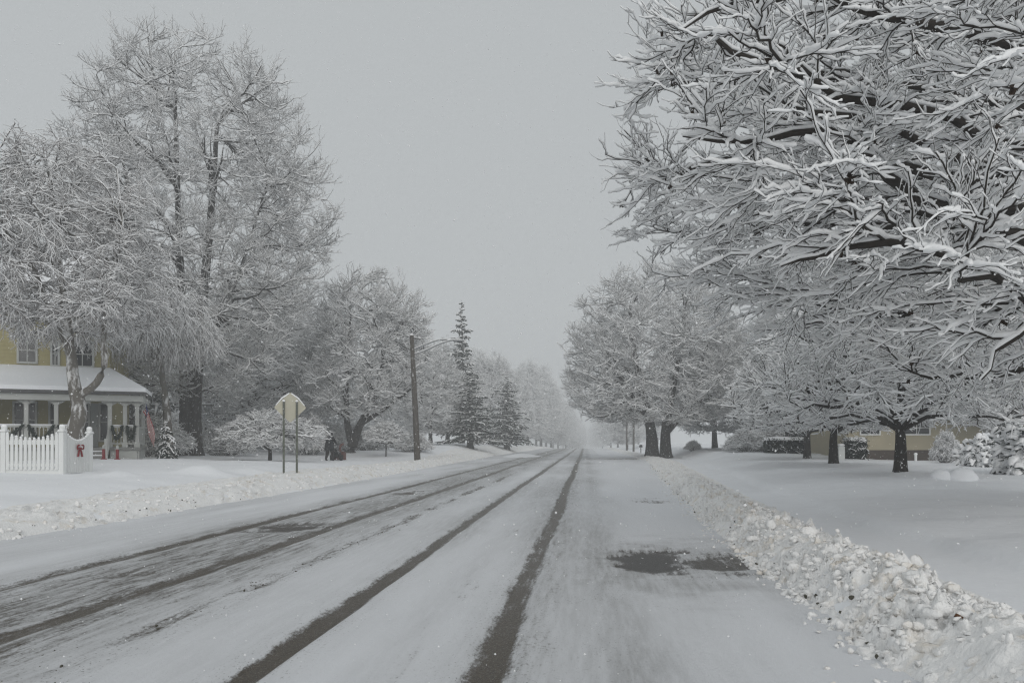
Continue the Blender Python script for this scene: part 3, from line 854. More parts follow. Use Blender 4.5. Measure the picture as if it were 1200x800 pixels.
# --- the big maple leaning over the walk on the right, its trunk outside the picture
def near_maple():
    bx_, by_ = 8.4, 10.8
    tr = stems([([(0, 0, -0.3), (-0.05, -0.05, 2.2), (-0.2, -0.1, 5.5), (-0.3, -0.3, 10.0)], 0.27, 0.07)], 14)
    P = lambda px, py, d: (at(px, d) - bx_, d - by_, zat(py, d) - 0.4)
    K = 9
    limbs = [
        ([(-0.05, -0.05, 2.0), P(1330, 330, 10.3), P(1200, 278, 10.0), P(1110, 243, 9.7), P(1045, 212, 9.5), P(1010, 175, 9.4), P(950, 152, 9.2), P(880, 168, 9.0), P(800, 160, 8.9)], 0.108, 0.007),
        ([(-0.05, -0.05, 2.6), P(1330, 250, 11.2), P(1210, 205, 11.2), P(1130, 190, 11.0), P(1040, 150, 10.8), P(960, 128, 10.6), P(870, 105, 10.4), P(790, 95, 10.2)], 0.086, 0.007),
        ([(-0.1, -0.05, 3.2), P(1340, 110, 9.6), P(1200, 62, 9.3), P(1110, 32, 9.0), P(1040, 25, 8.8), P(960, -5, 8.6), P(870, 8, 8.4), P(800, 35, 8.3)], 0.086, 0.007),
        ([(-0.05, -0.05, 1.9), P(1330, 380, 10.0), P(1210, 345, 9.4), P(1120, 300, 8.9), P(1040, 290, 8.6), P(1000, 288, 8.6), P(960, 296, 8.6), P(915, 312, 8.7)], 0.079, 0.007),
        ([(-0.05, -0.05, 2.1), P(1340, 370, 11.5), P(1210, 330, 12.0), P(1110, 310, 12.4), P(1010, 330, 12.6), P(930, 360, 12.8)], 0.072, 0.007),
        ([(0, 0, 2.2), P(1330, 370, 10.0), P(1250, 350, 9.2), P(1205, 375, 8.8), P(1175, 405, 8.6), P(1150, 445, 8.5)], 0.06, 0.008),
        ([(-0.1, -0.1, 3.6), P(1320, 60, 12), P(1200, 130, 12.4), P(1100, 105, 12.6), P(980, 90, 12.8), P(880, 60, 12.8), P(800, 50, 12.6)], 0.086, 0.007),
    ]
    sP = np.stack([smooth_curve(p, K + 6) for p, a, b in limbs])
    t = np.linspace(0, 1, K + 6)
    sR = np.stack([a * (1 - t) ** 0.8 + b * t for p, a, b in limbs])
    rng = np.random.RandomState(11)
    sP[:, 2:-1] += rng.randn(*sP[:, 2:-1].shape) * 0.035
    prof = [(0.155, 0.40), (0.2, 0.64), (0.27, 0.83), (0.36, 0.97), (0.45, 1.0), (0.52, 0.93), (0.6, 0.78), (0.75, 0.52), (0.9, 0.3), (1, 0.1)]
    H, Rm = 12.0, 8.35

    def E(n, a, b, drop=0.93):
        p = env_pts(n * 2, rng, H, Rm, prof, a, b, 1.3, 0.07)
        px = VX + F * (p[:, 0] + bx_) / np.maximum(p[:, 1] + by_, 0.5); far = (p[:, 1] > 5.5)
        pz = VY - F * (p[:, 2] + 0.4 - CAMZ) / np.maximum(p[:, 1] + by_, 0.5)
        m = (((px < 1430) & (pz > -110)) | (rng.rand(len(p)) > drop)) & (p[:, 1] + by_ > 6.2)
        return p[m & (~far | (rng.rand(len(p)) < 0.6))][:n]
    A, AR = attach(tr[0], tr[1], E(30, 0.6, 0.95, 0.4), rng, K + 6, 0.5, 0.4, 0.15, 0.014, 0.02, 0.3, 0.05, 0, 0.7, 20, 0.6)
    pool = np.concatenate([A, sP]); pR = np.concatenate([AR, sR])
    lf_ = lambda T: np.clip((T[:, 2] - 5.0) / 8, -0.4, 0.12)
    cv_ = lambda p: np.clip((p[..., 2] - 4.8) / 8, -0.4, 0.15)
    B, BR = attach(pool, pR, E(540, 0.45, 0.97), rng, 10, 1.6, 0.6, lf_, 0.008, 0.0065, 0.2, 0.035, 0.0, 0.6, vw=2.5, nn=30)
    C2, CR = attach(B, BR, E(1950, 0.3, 1.0), rng, 8, 1.8, 0.6, lf_, 0.006, 0.0055, 0.1, 0.035, 0.0, vw=2.5, nn=24)
    C3, CR3 = attach(pool, pR, E(380, 0.3, 0.85), rng, 8, 1.2, 0.55, lf_, 0.007, 0.006, 0.15, 0.035, 0.0, vw=2.0, nn=24)
    C2 = np.concatenate([C2, C3]); CR = np.concatenate([CR, CR3])
    D, DR = twigs(C2, CR, 5, 0.44, rng, (18, 45), 0.03, cv_, 0.72, 6, 0.15, 0.0055, jit=0.022)
    D2, D2R = twigs(B, BR, 6, 0.5, rng, (20, 50), 0.03, cv_, 0.72, 6, 0.25, 0.0055, jit=0.022)
    D = np.concatenate([D, D2]); DR = np.concatenate([DR, D2R])
    G, GR = twigs(D, DR, 2, 0.19, rng, (25, 55), 0.12, 0.12, 0.55, 4, 0.25, 0.0048, 0.2)
    s0 = 0.038
    crown = [tubes(C2, CR, 5, 0), tubes(D, DR, 4, 0), tubes(G, GR, 3, 0)]
    sn = [snow_on(C2, CR, s0 * 1.1, 6, 1, rng, 0.97, rough=1.2, vmin=0.08), snow_on(D, DR, s0 * 0.95, 6, 1, rng, 0.95, rough=1.3, vmin=0.08), snow_on(G, GR, s0 * 0.7, 5, 1, rng, 0.9, rough=1.3, vmin=0.08)]
    V = []; Fc = []
    cand = np.concatenate([D[:, 2], C2[:, 4]])
    for j in rng.randint(0, len(cand), 230):
        p = cand[j] - UP * 0.02
        for _ in range(rng.randint(2, 5)):
            s = rng.uniform(0.014, 0.032); ax = nrm(rng.randn(3)); b_ = nrm(np.cross(ax, rng.randn(3)))
            c = p - UP * rng.uniform(0.01, 0.06) + rng.randn(3) * 0.015; b0 = len(V)
            cr = np.cross(ax, b_)
            V += [c + ax * s * 1.6, c + b_ * s + cr * s * 0.4, c - ax * s * 1.4, c - b_ * s + cr * s * 0.4, c - cr * s * 0.25]
            Fc += [(b0, b0 + 1, b0 + 4), (b0 + 1, b0 + 2, b0 + 4), (b0 + 2, b0 + 3, b0 + 4), (b0 + 3, b0, b0 + 4)]
    crown.append((np.array(V), np.array(Fc), 2))
    tm = make_mesh('near_maple_trunk', [tubes(*tr, 16, 0)], [M['trunk']])
    lm = make_mesh('near_maple_limbs', [tubes(A, AR, 8, 0), tubes(sP, sR, 10, 0), tubes(B, BR, 6, 0), snow_on(A, AR, s0 * 1.5, 8, 1, rng, 1.0), snow_on(sP, sR, s0 * 1.5, 8, 1, rng, 1.0),
                                         snow_on(B, BR, s0 * 1.25, 7, 1, rng, 1.0)], [M['bark'], M['snow_twig']])
    cm = make_mesh('near_maple_crown', crown + sn, [M['bark'], M['snow_twig'], M['leaf_dead']])
    t = thing('maple_tree', 'nearest tree, long snow-laden branches reaching over the walk from outside the frame', 'tree', (bx_, by_, 0.4 - 0.0))
    obj('trunk', tm, t); obj('limbs', lm, t)
    obj('crown', cm, t)


near_maple()

# --- tall elm on the left
H = 23.5
elm = bare_tree('elm', 3, stems([([(0.25, 0, -0.3), (0.3, 0, 3), (0.6, 0.2, 8), (1.1, 0.3, 14), (1.5, 0.2, 19)], 0.46, 0.10),
                                  ([(-0.15, -0.3, -0.3), (-0.1, -0.35, 3), (-0.25, -0.3, 8), (-0.4, -0.5, 14), (-0.6, -0.4, 19.5)], 0.34, 0.10),
                                  ([(0.35, 0, 4.5), (1.2, 0.5, 7), (2.6, 0.9, 11), (4.0, 1.2, 16)], 0.17, 0.05),
                                  ([(0.1, 0, 5.5), (-1.0, -0.4, 9), (-2.8, -0.8, 14), (-3.6, -0.8, 18)], 0.17, 0.05)], 16),
                H, 7.1, [(0.13, 0.3), (0.2, 0.68), (0.3, 0.9), (0.42, 1.0), (0.55, 1.02), (0.68, 0.99), (0.8, 0.90), (0.9, 0.76), (0.97, 0.55), (1, 0.2)],
                (90, 520, 2250), dict(m=6, L=0.75, r=0.0095, lift=0.3, curv=0.12), 0.042, lift=(0.6, 0.45, 0.25), t0=0.22, q=(0.5, 0.94), lob=0.07, wob=0.022,
                tw2=dict(m=2, L=0.34, r=0.008), rks=(0.018, 0.014, 0.011), c=(0.6, 0))
plant('elm_tree', elm, 'tallest bare tree, with twin dark trunks and a high dome left of the road', 'tree', place(222, 46), 0)

# --- birch-like tree in front of the yellow house, gnarled trunk
birch = bare_tree('birch', 5, stems([([(0, 0, -0.3), (-0.12, 0, 0.9), (0.1, 0, 1.8), (-0.12, 0, 2.9), (-0.3, 0.1, 4.2), (-0.7, 0.2, 6.5), (-0.9, 0.2, 9.0)], 0.33, 0.07),
                                      ([(0.0, 0, 2.35), (0.7, -0.1, 2.75), (1.05, -0.1, 3.5), (0.95, 0, 4.6), (1.2, 0, 6.5), (1.5, 0.2, 8.5)], 0.14, 0.05),
                                      ([(-0.25, 0.1, 4.0), (-1.2, 0.3, 5.6), (-2.0, 0.4, 7.4), (-2.5, 0.3, 9.2)], 0.16, 0.05)], 14),
                  11.3, 3.35, [(0.385, 0.4), (0.45, 0.85), (0.55, 1.0), (0.65, 1.0), (0.78, 0.9), (0.9, 0.7), (0.97, 0.5), (1, 0.3)],
                  (30, 220, 1250), dict(m=6, L=0.5, r=0.008, lift=-0.15, curv=-0.25, ang=(20, 60)), 0.032, 'bark_pink', 'trunk_pale', lift=(0.4, 0.1, -0.3), t0=0.45, q=(0.4, 0.9), lob=0.16,
                  tw2=dict(m=2, L=0.26, r=0.0065, lift=-0.2, curv=-0.15), rks=(0.018, 0.013, 0.010), c=(-0.9, 0))
plant('birch_tree', birch, 'gnarled pale trunk forking in front of the porch, pinkish frosted drooping twigs above', 'tree', place(90, 28.5), 0)

# --- weeping tree between birch and elm
weep = bare_tree('weeping', 8, stems([([(0.1, 0, -0.3), (0, 0, 2), (-0.25, 0, 4), (-0.6, 0, 7.2)], 0.24, 0.05)], 12),
                 8.6, 2.9, [(0.58, 0.75), (0.65, 0.98), (0.75, 0.95), (0.88, 0.7), (1, 0.25)],
                 (26, 170, 620), dict(m=6, L=0.65, r=0.008, lift=-0.4, curv=-0.65, ang=(15, 55)), 0.034, 'bark_pink', 'trunk_pale', lift=(-0.5, -0.6, -0.8), sag=(0.5, 0.5, 0.4), t0=0.4, q=(0.5, 0.95), lob=0.2,
                 tw2=dict(m=1, L=0.4, r=0.006, lift=-0.5, curv=-0.4), c=(-0.7, 0))
plant('weeping_tree', weep, 'smaller weeping tree with white arching boughs just left of the tall tree', 'tree', place(196, 37.5), 0)

# --- round maples (the twin on the right verge, reused further off)
Hm = 17.0
twin = bare_tree('twin_maple', 12, stems([([(-0.45, 0, -0.3), (-0.5, 0, 2.0), (-1.0, 0, 4.5), (-2.0, 0, 9), (-2.4, 0, 13)], 0.58, 0.12),
                                           ([(0.75, -0.3, -0.3), (0.72, -0.3, 2.2), (1.1, -0.3, 4.5), (1.9, -0.4, 9), (2.4, -0.3, 13)], 0.50, 0.12),
                                           ([(0.75, -0.3, 2.0), (1.9, -0.5, 3.4), (3.2, -0.7, 6.0), (4.0, -0.7, 9.0)], 0.26, 0.08),
                                           ([(-0.45, 0, 2.4), (-1.4, 0.4, 4.0), (-3.0, 0.6, 7), (-4.4, 0.7, 10)], 0.26, 0.08)], 14),
                 Hm, 8.4, [(0.165, 0.55), (0.21, 0.85), (0.28, 0.98), (0.4, 1.0), (0.55, 0.97), (0.7, 0.86), (0.83, 0.68), (0.93, 0.45), (1, 0.15)],
                 (54, 420, 1900), dict(m=6, L=0.8, r=0.012, lift=0.3, curv=0.2), 0.07, lift=(0.3, 0.2, 0.15), t0=0.3, q=(0.55, 0.93), lob=0.07,
                 tw2=dict(m=2, L=0.4, r=0.010), c=(0.2, 0), rks=(0.022, 0.017, 0.012), wob=0.025)
plant('maple_tree', twin, 'huge round frosted tree with twin dark trunks on the right verge by the road', 'tree', place(770, 70), 0)

# --- leaning maple behind the walker
mid = bare_tree('leaning_maple', 21, stems([([(0, 0, -0.3), (0.35, 0, 1.0), (0.9, 0, 2.3), (2.0, 0.2, 4.6), (2.6, 0.2, 9.0)], 0.42, 0.08),
                                             ([(0.1, 0, 0.8), (-0.2, 0, 2.2), (-0.3, 0.2, 5), (0.0, 0.2, 10)], 0.3, 0.07),
                                             ([(0.9, 0, 2.1), (2.6, 0, 3.2), (4.4, 0.2, 4.6)], 0.2, 0.06)], 14),
                13.0, 4.7, [(0.2, 0.5), (0.27, 0.85), (0.38, 1.0), (0.5, 1.0), (0.65, 0.98), (0.8, 0.86), (0.92, 0.58), (1, 0.2)],
                (40, 280, 950), dict(m=6, L=0.7, r=0.010, lift=0.25, curv=0.15), 0.066, lift=(0.4, 0.25, 0.15), t0=0.25, q=(0.5, 0.93), lob=0.1,
                tw2=dict(m=2, L=0.35, r=0.009), c=(1.3, 0), rks=(0.024, 0.018, 0.012), wob=0.025)
lean = plant('maple_tree', mid, 'leaning thick-trunked tree behind the walker, frosted crown above the wooden pole', 'tree', place(410, 58), 0)

# --- street maples of the right yard, low and spreading
street = bare_tree('yard_maple', 31, stems([([(0, 0, -0.25), (0.02, 0, 0.9), (-0.02, 0, 1.7), (0.1, 0, 3.2), (0.15, 0, 5.6)], 0.20, 0.05)], 12),
                   6.9, 4.1, [(0.2, 0.85), (0.3, 1.0), (0.45, 1.0), (0.6, 0.9), (0.78, 0.7), (0.92, 0.45), (1, 0.15)],
                   (34, 300, 750), dict(m=5, L=0.5, r=0.0075, lift=0.05, curv=0.05, flat=0.7), 0.046, lift=(0.1, 0.1, 0.05), sag=(0, 0.1, 0.1), t0=0.36, q=(0.7, 0.98), lob=0.1,
                   tw2=dict(m=1, L=0.25, r=0.006), leaf=130, snow_n=4)
GY = 'bare trees standing in a row along the right yard'
ym = plant('yard_tree', street, 'bare tree with snow-dashed black trunk, nearest of the row in the right yard', 'tree', place(1055, 25), 0.4, GY)
dup(ym, place(977, 34), 2.3, 'second bare tree of the right yard row, beside the dark clipped hedge', GY, 1.0)
dup(ym, place(946, 45), 4.1, 'third bare tree of the right yard row, just left of the second', GY, 1.05)

# --- generic trees for the middle distance (two kinds, each copied)
gen1 = bare_tree('bare_tree_round', 41, stems([([(0, 0, -0.4), (0.1, 0, 2), (-0.3, 0.1, 5), (-0.6, 0, 10.5)], 0.32, 0.06), ([(0, 0, 1.9), (0.8, 0.1, 3.6), (1.6, 0.1, 6.5), (1.9, 0, 9.5)], 0.22, 0.06)], 12),
                 13.0, 5.2, [(0.12, 0.5), (0.2, 0.88), (0.32, 1.0), (0.5, 1.0), (0.68, 0.85), (0.84, 0.6), (0.94, 0.4), (1, 0.15)],
                 (34, 220, 950), dict(m=6, L=0.85, r=0.012, lift=0.25, curv=0.15), 0.078, lift=(0.35, 0.25, 0.15), t0=0.22, q=(0.5, 0.93), lob=0.12,
                 tw2=dict(m=1, L=0.5, r=0.01), rks=(0.018, 0.014, 0.011))
gen2 = bare_tree('bare_tree_tall', 47, stems([([(0, 0, -0.4), (0.1, 0, 3), (-0.2, 0.1, 8), (0.1, 0, 17)], 0.34, 0.07), ([(0, 0, 3.5), (1.0, 0.1, 6.5), (1.7, 0.1, 12)], 0.2, 0.06), ([(0, 0, 4.2), (-1.0, 0.1, 7.5), (-1.9, 0.1, 12.5)], 0.2, 0.06)], 12),
                 20.0, 5.2, [(0.1, 0.5), (0.18, 0.85), (0.32, 1.0), (0.5, 0.95), (0.68, 0.8), (0.84, 0.55), (0.94, 0.34), (1, 0.12)],
                 (34, 220, 1000), dict(m=6, L=1.1, r=0.018, lift=0.25, curv=0.1), 0.10, lift=(0.6, 0.4, 0.2), t0=0.22, q=(0.45, 0.93), lob=0.13,
                 tw2=dict(m=1, L=0.6, r=0.012), rks=(0.018, 0.014, 0.011))
orn = bare_tree('ornamental', 51, stems([([(0, 0, -0.2), (0.02, 0, 0.5), (-0.1, 0, 1.0), (-0.5, 0, 1.5)], 0.10, 0.04), ([(0.01, 0, 0.6), (0.3, 0, 1.1), (0.7, 0.1, 1.6)], 0.07, 0.03), ([(0, 0, 0.55), (0.02, 0.2, 1.2), (0.1, 0.2, 1.9)], 0.06, 0.03)], 9),
                2.45, 2.3, [(0.32, 0.95), (0.45, 1.0), (0.6, 0.95), (0.78, 0.8), (0.92, 0.5), (1, 0.2)],
                (18, 110, 700), dict(m=5, L=0.4, r=0.007, lift=0.05, curv=-0.05, flat=0.6), 0.04, lift=(0.1, 0.05, 0.0), sag=(0.1, 0.1, 0.1), t0=0.35, q=(0.5, 0.95), lob=0.15,
                tw2=dict(m=2, L=0.2, r=0.006))
plant('ornamental_tree', orn, 'low umbrella-shaped ornamental tree left of the diamond road sign', 'tree', place(316, 40), 0)
SAP = bare_tree('sapling', 55, stems([([(0, 0, -0.2), (0.03, 0, 0.8), (0, 0, 2.1)], 0.05, 0.02)], 7), 2.35, 1.35, [(0.42, 0.85), (0.52, 1.0), (0.7, 0.95), (0.85, 0.7), (1, 0.2)],
                (14, 70, 420), dict(m=5, L=0.32, r=0.008, lift=0.1, curv=0), 0.055, lift=(0.2, 0.1, 0.1), t0=0.4, q=(0.5, 0.95), tw2=dict(m=2, L=0.18, r=0.007))
plant('sapling', SAP, 'small round-headed sapling between the leaning tree and the wooden pole', 'tree', place(452, 55), 0)

GB = 'frosted bare trees filling the background'
g1 = plant('bare_tree', gen1, 'frosted bare tree filling the gap between the tall tree and the leaning one', 'tree', place(352, 72), 0.3, GB, 1.02)
R1 = [(295, 60, 1.0, 1.7, 'frosted bare tree right behind the diamond road sign and the ornamental tree'),
      (255, 82, 1.15, 4.0, 'frosted bare tree seen low behind the double trunk of the tallest tree'),
      (505, 84, 0.78, 2.6, 'low frosted tree just right of the wooden pole, under the lamp arm'),
      (470, 92, 1.02, 5.0, 'frosted bare tree behind the top of the wooden pole'),
      (524, 100, 0.98, 1.1, 'frosted bare tree below the lamp head, left of the narrow spire-topped spruce'),
      (572, 122, 1.08, 3.3, 'hazy round tree between the two dark spruces left of the road'),
      (838, 80, 1.0, 2.2, 'bare tree with short dark trunk right of the huge twin-trunked tree'),
      (1000, 62, 1.3, 0.2, 'tall frosted tree behind the right yard row, left of the beige house'),
      (1105, 58, 1.25, 2.0, 'broad frosted tree rising behind the beige house roof'),
      (1190, 47, 1.15, 3.7, 'frosted tree at the right edge, behind the snowy evergreen shrubs'),
      (925, 74, 1.1, 5.3, 'frosted tree behind the dark spruce of the right yard'),
      (1290, 52, 1.3, 1.2, 'frosted tree at the far right, mostly beyond the picture edge'),
      (20, 58, 1.15, 2.9, 'frosted tree behind the yellow house at the left edge'),
      (735, 150, 0.62, 0.9, 'small hazy tree beside the far poles, left of the twin trunks'),
      (-60, 44, 1.2, 4.5, 'frosted tree beyond the left edge beside the yellow house')]
for px, d, s, rz, lab in R1: dup(g1, place(px, d), rz, lab, GB, s)
GF = 'bare trees fading into the snowy haze along the far road'
g2 = plant('bare_tree', gen2, 'tall hazy tree left of the far road, next to the second dark spruce', 'tree', place(618, 180), 0.5, GF, 0.95)
FAR = 'bare tree fading into the snowy haze beside the far road'
for px, d, s, rz in [(604, 150, 0.72, 1.0), (634, 215, 1.1, 2.0), (646, 260, 1.1, 3.0), (654, 310, 1.1, 4.1), (663, 370, 1.1, 5.2), (671, 450, 1.1, 0.7), (640, 300, 1.4, 2.4),
                     (678, 540, 1.1, 1.6), (584, 190, 1.05, 3.6), (716, 300, 1.0, 2.2), (724, 240, 0.9, 5.0), (706, 420, 1.0, 1.2), (748, 260, 1.0, 4.4), (770, 210, 1.0, 0.3), (560, 175, 1.05, 4.9),
                     (648, 420, 1.6, 0.4), (660, 520, 1.7, 2.9), (628, 250, 1.2, 5.5), (667, 620, 1.7, 1.9), (698, 600, 1.2, 3.3)]:
    dup(g2, place(px, d), rz, FAR, GF, s)

# --- evergreens
SP1 = conifer('spruce', 61, 17.0, 3.1, 30, 0.11, 0.9, 0.45, 0.095, 0.1, 0.8, 4, 0.42)
GS = 'dark spruces'
s1 = plant('spruce_tree', SP1, 'narrow tall spruce with bare spire top rising beside the lamp head', 'tree', place(541, 96), 0.2, GS, (1.0, 1.0, 1.02))
dup(s1, place(551, 84), 2.0, 'dark dense spruce low in front of the spire-topped one', GS, (1.15, 1.15, 0.52))
dup(s1, place(594, 108), 4.0, 'second dark spruce, rightmost before the hazy far trees', GS, (1.2, 1.2, 0.6))
dup(s1, place(150, 60), 1.0, 'dark spruce top showing between the birch and the tall tree', GS, (1.35, 1.35, 1.25))
dup(s1, place(912, 62), 3.0, 'dark spruce behind the right yard trees, above the snowy bushes', GS, (1.0, 1.0, 0.62))
dup(s1, place(893, 66), 5.0, 'dark spruce next to the crown of the twin-trunked tree, partly hidden', GS, (0.9, 0.9, 0.52))
dup(s1, place(1010, 50), 0.6, 'dark evergreen behind the clipped hedge beside the beige house', GS, (0.55, 0.55, 0.17))
FIR = conifer('fir', 63, 2.7, 1.15, 10, 0.06, 0.75, 0.85, 0.05, 0.04, 0.7, 5, 0.32)
plant('fir_tree', FIR, 'small fir with heavy drooping snowy boughs right of the porch flag', 'tree', place(195, 34.5), 0, None, (0.5, 0.5, 0.62))

# --- shrubs and hedges
GBU = 'snow-covered bushes'
BU = bush('bush', 71, 2.2, 1.6, 150, 0.045)


def shrub(name, me, label, px, d, rz, s, cat='bush', group=GBU):
    o = obj(name, me, None, place(px, d), rz); o.scale = (s,) * 3 if not hasattr(s, '__len__') else s
    return tag(o, label, cat, group)


shrub('bush', BU, 'arching snowy bush behind the right post of the diamond sign', 362, 55, 0, (1.05, 1, 1.25))
shrub('bush', BU, 'frosted bush seen past the right end of the porch, behind the flag', 186, 43, 0.3, (1.1, 1, 1.1))
shrub('bush', BU, 'arching snowy bush left of the ornamental tree, behind the tall trunk', 262, 50, 1.0, (1.2, 1, 0.95))
shrub('bush', BU, 'snowy bush at the foot of the leaning tree, left of the hedge', 432, 66, 2.0, (1.1, 1, 1.0))
shrub('bush', BU, 'white bush at the right end of the dark hedge beside the pole', 484, 64, 3.0, (1.0, 1, 0.8))
shrub('bush', BU, 'snowy bush left of the pair under the dark spruce of the right yard', 876, 55, 4.0, (0.9, 1, 0.75))
shrub('bush', BU, 'taller snowy bush right of the pair under the dark spruce of the right yard', 899, 57, 5.0, (1.1, 1, 0.95))
shrub('bush', BU, 'frosted bush showing through the fork of the leaning trunk', 411, 65, 1.4, (1.2, 1, 1.25))
shrub('bush', BU, 'tiny frosted bush on the lawn in the gap right of the twin trunks', 812, 74, 0.5, (0.5, 0.5, 0.45))
shrub('bush', BU, 'thin drooping frosted bush in front of the beige wall', 1108, 37, 0.9, (0.42, 0.42, 0.72))
shrub('bush', BU, 'frosted bush low behind the person clearing snow, left of the leaning trunk', 384, 62, 2.6, (1.25, 1, 1.1))
CB = clump_bush('yew', 73, 1.35, 1.25, 420, 0.06, 0.028)
GE = 'snow-laden evergreen shrubs at the right edge'
shrub('evergreen_shrub', CB, 'smaller round evergreen shrub heaped with snow, left of the big one', 1152, 33, 0, (0.72, 0.72, 0.85), 'shrub', GE)
shrub('evergreen_shrub', clump_bush('big_yew', 77, 2.3, 1.0, 480, 0.062, 0.032), 'big snow-laden evergreen shrub cut by the right edge of the picture', 1204, 27, 1.0, (1.0, 1.0, 0.95), 'shrub', GE)


def hedge(px0, px1, d, h, label, seed, depth=1.1):
    """clipped hedge: twig-covered block with a cap of snow"""
    rg = np.random.RandomState(seed)
    x0, x1 = at(px0, d), at(px1, d); z0 = gz1((x0 + x1) / 2, d) - 0.1
    t = thing('hedge', label, 'hedge', ((x0 + x1) / 2, d, z0))
    w = (x1 - x0) / 2
    n = int(900 * (x1 - x0) * h / 4) + 500
    P0 = np.stack([rg.uniform(-w, w, n), rg.uniform(-depth / 2, depth / 2, n), rg.uniform(0.05, 1, n) ** 0.8 * h], -1)
    face = rg.rand(n)
    P0[face < 0.45, 1] = -depth / 2 + 0.08 * rg.rand((face < 0.45).sum())
    dd = nrm(rg.randn(n, 3) + np.array([0, -0.3, 0.2]))
    u = np.linspace(0, 1, 3)[None, :, None]
    P = P0[:, None] + dd[:, None] * 0.28 * (u - 0.3); R = np.full((n, 3), 0.022)
    obj('foliage', make_mesh('hedge_foliage', [tubes(P, R, 3, 0), snow_on(P[: n // 4], R[: n // 4], 0.04, 4, 1, rg, 0.5)], [M['needle'], M['snow_twig']]), t)
    m = MB(); m.box(-w, w, -depth / 2 + 0.12, depth / 2 - 0.1, 0, h * 0.9, 0, 0.1); m.build('hedge_core', M['needle'], t)
    k = 40
    xs = np.linspace(-w - 0.08, w + 0.08, k); ys = np.linspace(-depth / 2 - 0.05, depth / 2, 9)
    X, Y = np.meshgrid(xs, ys)
    e = np.minimum(sstep(0, 0.2, X + w + 0.08) * sstep(0, 0.2, w + 0.08 - X), sstep(0, 0.16, Y + depth / 2 + 0.05) * sstep(0, 0.16, depth / 2 - Y))
    Z = h - 0.05 + 0.20 * e + 0.07 * fbm(X * 1.5, Y * 3, seed) * e
    V = np.concatenate([np.stack([X, Y, Z], -1).reshape(-1, 3), np.stack([X, Y, Z * 0 + h - 0.07], -1).reshape(-1, 3)])
    i = np.arange(8)[:, None] * k + np.arange(k - 1)[None]; q = np.stack([i, i + 1, i + 1 + k, i + k], -1).reshape(-1, 4)
    obj('snow_cap', make_mesh('hedge_snow', [(V, np.concatenate([q, q[:, ::-1] + 9 * k]), 0)], [M['snow_twig']]), t)


hedge(424, 474, 70, 1.15, 'long dark hedge capped with snow behind the sapling', 3)
hedge(896, 942, 53, 1.0, 'dark brown hedge under the spruce in the right yard', 4)
hedge(990, 1012, 45, 1.15, 'short clipped dark hedge with flat snow top left of the beige house', 5)

# ------------------------------------------------------------------ houses
def part(mb, name, mats, parent, root=None, smooth=False):
    """mesh built in world space, hung under its thing"""
    o = mb.build(name, mats, parent, smooth)
    r = root or parent
    while r.parent: r = r.parent
    me = o.data; n = len(me.vertices)
    co = np.empty(n * 3, np.float32); me.vertices.foreach_get('co', co)
    co = co.reshape(-1, 3) - np.array(r.location, np.float32)
    me.vertices.foreach_set('co', co.ravel()); me.update()
    return o


def window(par, x0, x1, z0, z1, y, trim='white_old', bars=(1, 1), t=0.08):
    f = MB()
    f.box(x0 - t, x0, y - 0.075, y + 0.02, z0 - t, z1 + t).box(x1, x1 + t, y - 0.075, y + 0.02, z0 - t, z1 + t)
    f.box(x0, x1, y - 0.072, y + 0.02, z1, z1 + t).box(x0 - 0.03, x1 + 0.03, y - 0.10, y + 0.02, z0 - t, z0)
    for i in range(bars[0]):
        x = x0 + (x1 - x0) * (i + 1) / (bars[0] + 1); f.box(x - 0.018, x + 0.018, y - 0.058, y - 0.031, z0, z1)
    for i in range(bars[1]):
        z = z0 + (z1 - z0) * (i + 1) / (bars[1] + 1); f.box(x0, x1, y - 0.061, y - 0.034, z - 0.02, z + 0.02)
    w = part(f, 'window', M[trim], par)
    part(MB().box(x0, x1, y - 0.03, y + 0.01, z0, z1), 'pane', M['glass'], w)
    return w


def snow_slab(mb, V4, t):
    mb.slab([(v[0], v[1], v[2] + t) for v in V4], t * 0.97)


def bands(mb, x0, x1, y, z0, z1, step=0.16, mi=0):
    """lapped boards: slim shadow edges standing 1 cm proud"""
    z = z0 + step
    while z < z1:
        mb.box(x0, x1, y - 0.012, y, z - 0.02, z, mi); z += step


zb = 0.7
HR = math.radians(25)


def hw(x, y):
    c, s_ = math.cos(HR), math.sin(HR); a, b = x + 21.5, y - 36
    return (-21.5 + a * c - b * s_, 36 + a * s_ + b * c)


yh = thing('yellow_house', 'yellow two-storey house with a wraparound porch behind the white picket fence', 'house', (-21.5, 36, zb), HR)
w = MB(); w.box(-34, -21.5, 36, 45, 0.3, 7.3); bands(w, -34, -21.5, 36, 1.3, 7.3)
w.prism([(36, 7.3), (45, 7.3), (40.5, 10.6)], -34, -21.5, 0, 'x'); part(w, 'wall', M['yellow'], yh)
r = MB(); e = 0.5
fr = [(-34.5, 35.5, 6.95), (-21.0, 35.5, 6.95), (-21.0, 40.5, 10.62), (-34.5, 40.5, 10.62)]
bk = [(-21.0, 45.5, 6.95), (-34.5, 45.5, 6.95), (-34.5, 40.5, 10.62), (-21.0, 40.5, 10.62)]
for q in (fr, bk): r.slab([(v[0], v[1], v[2] + 0.16) for v in q], 0.15)
ro = part(r, 'roof', M['shingle'], yh)
s = MB()
for q in (fr, bk): snow_slab(s, [(v[0], v[1], v[2] + 0.165) for v in q], 0.16)
part(s, 'snow_cap', M['snow'], ro)
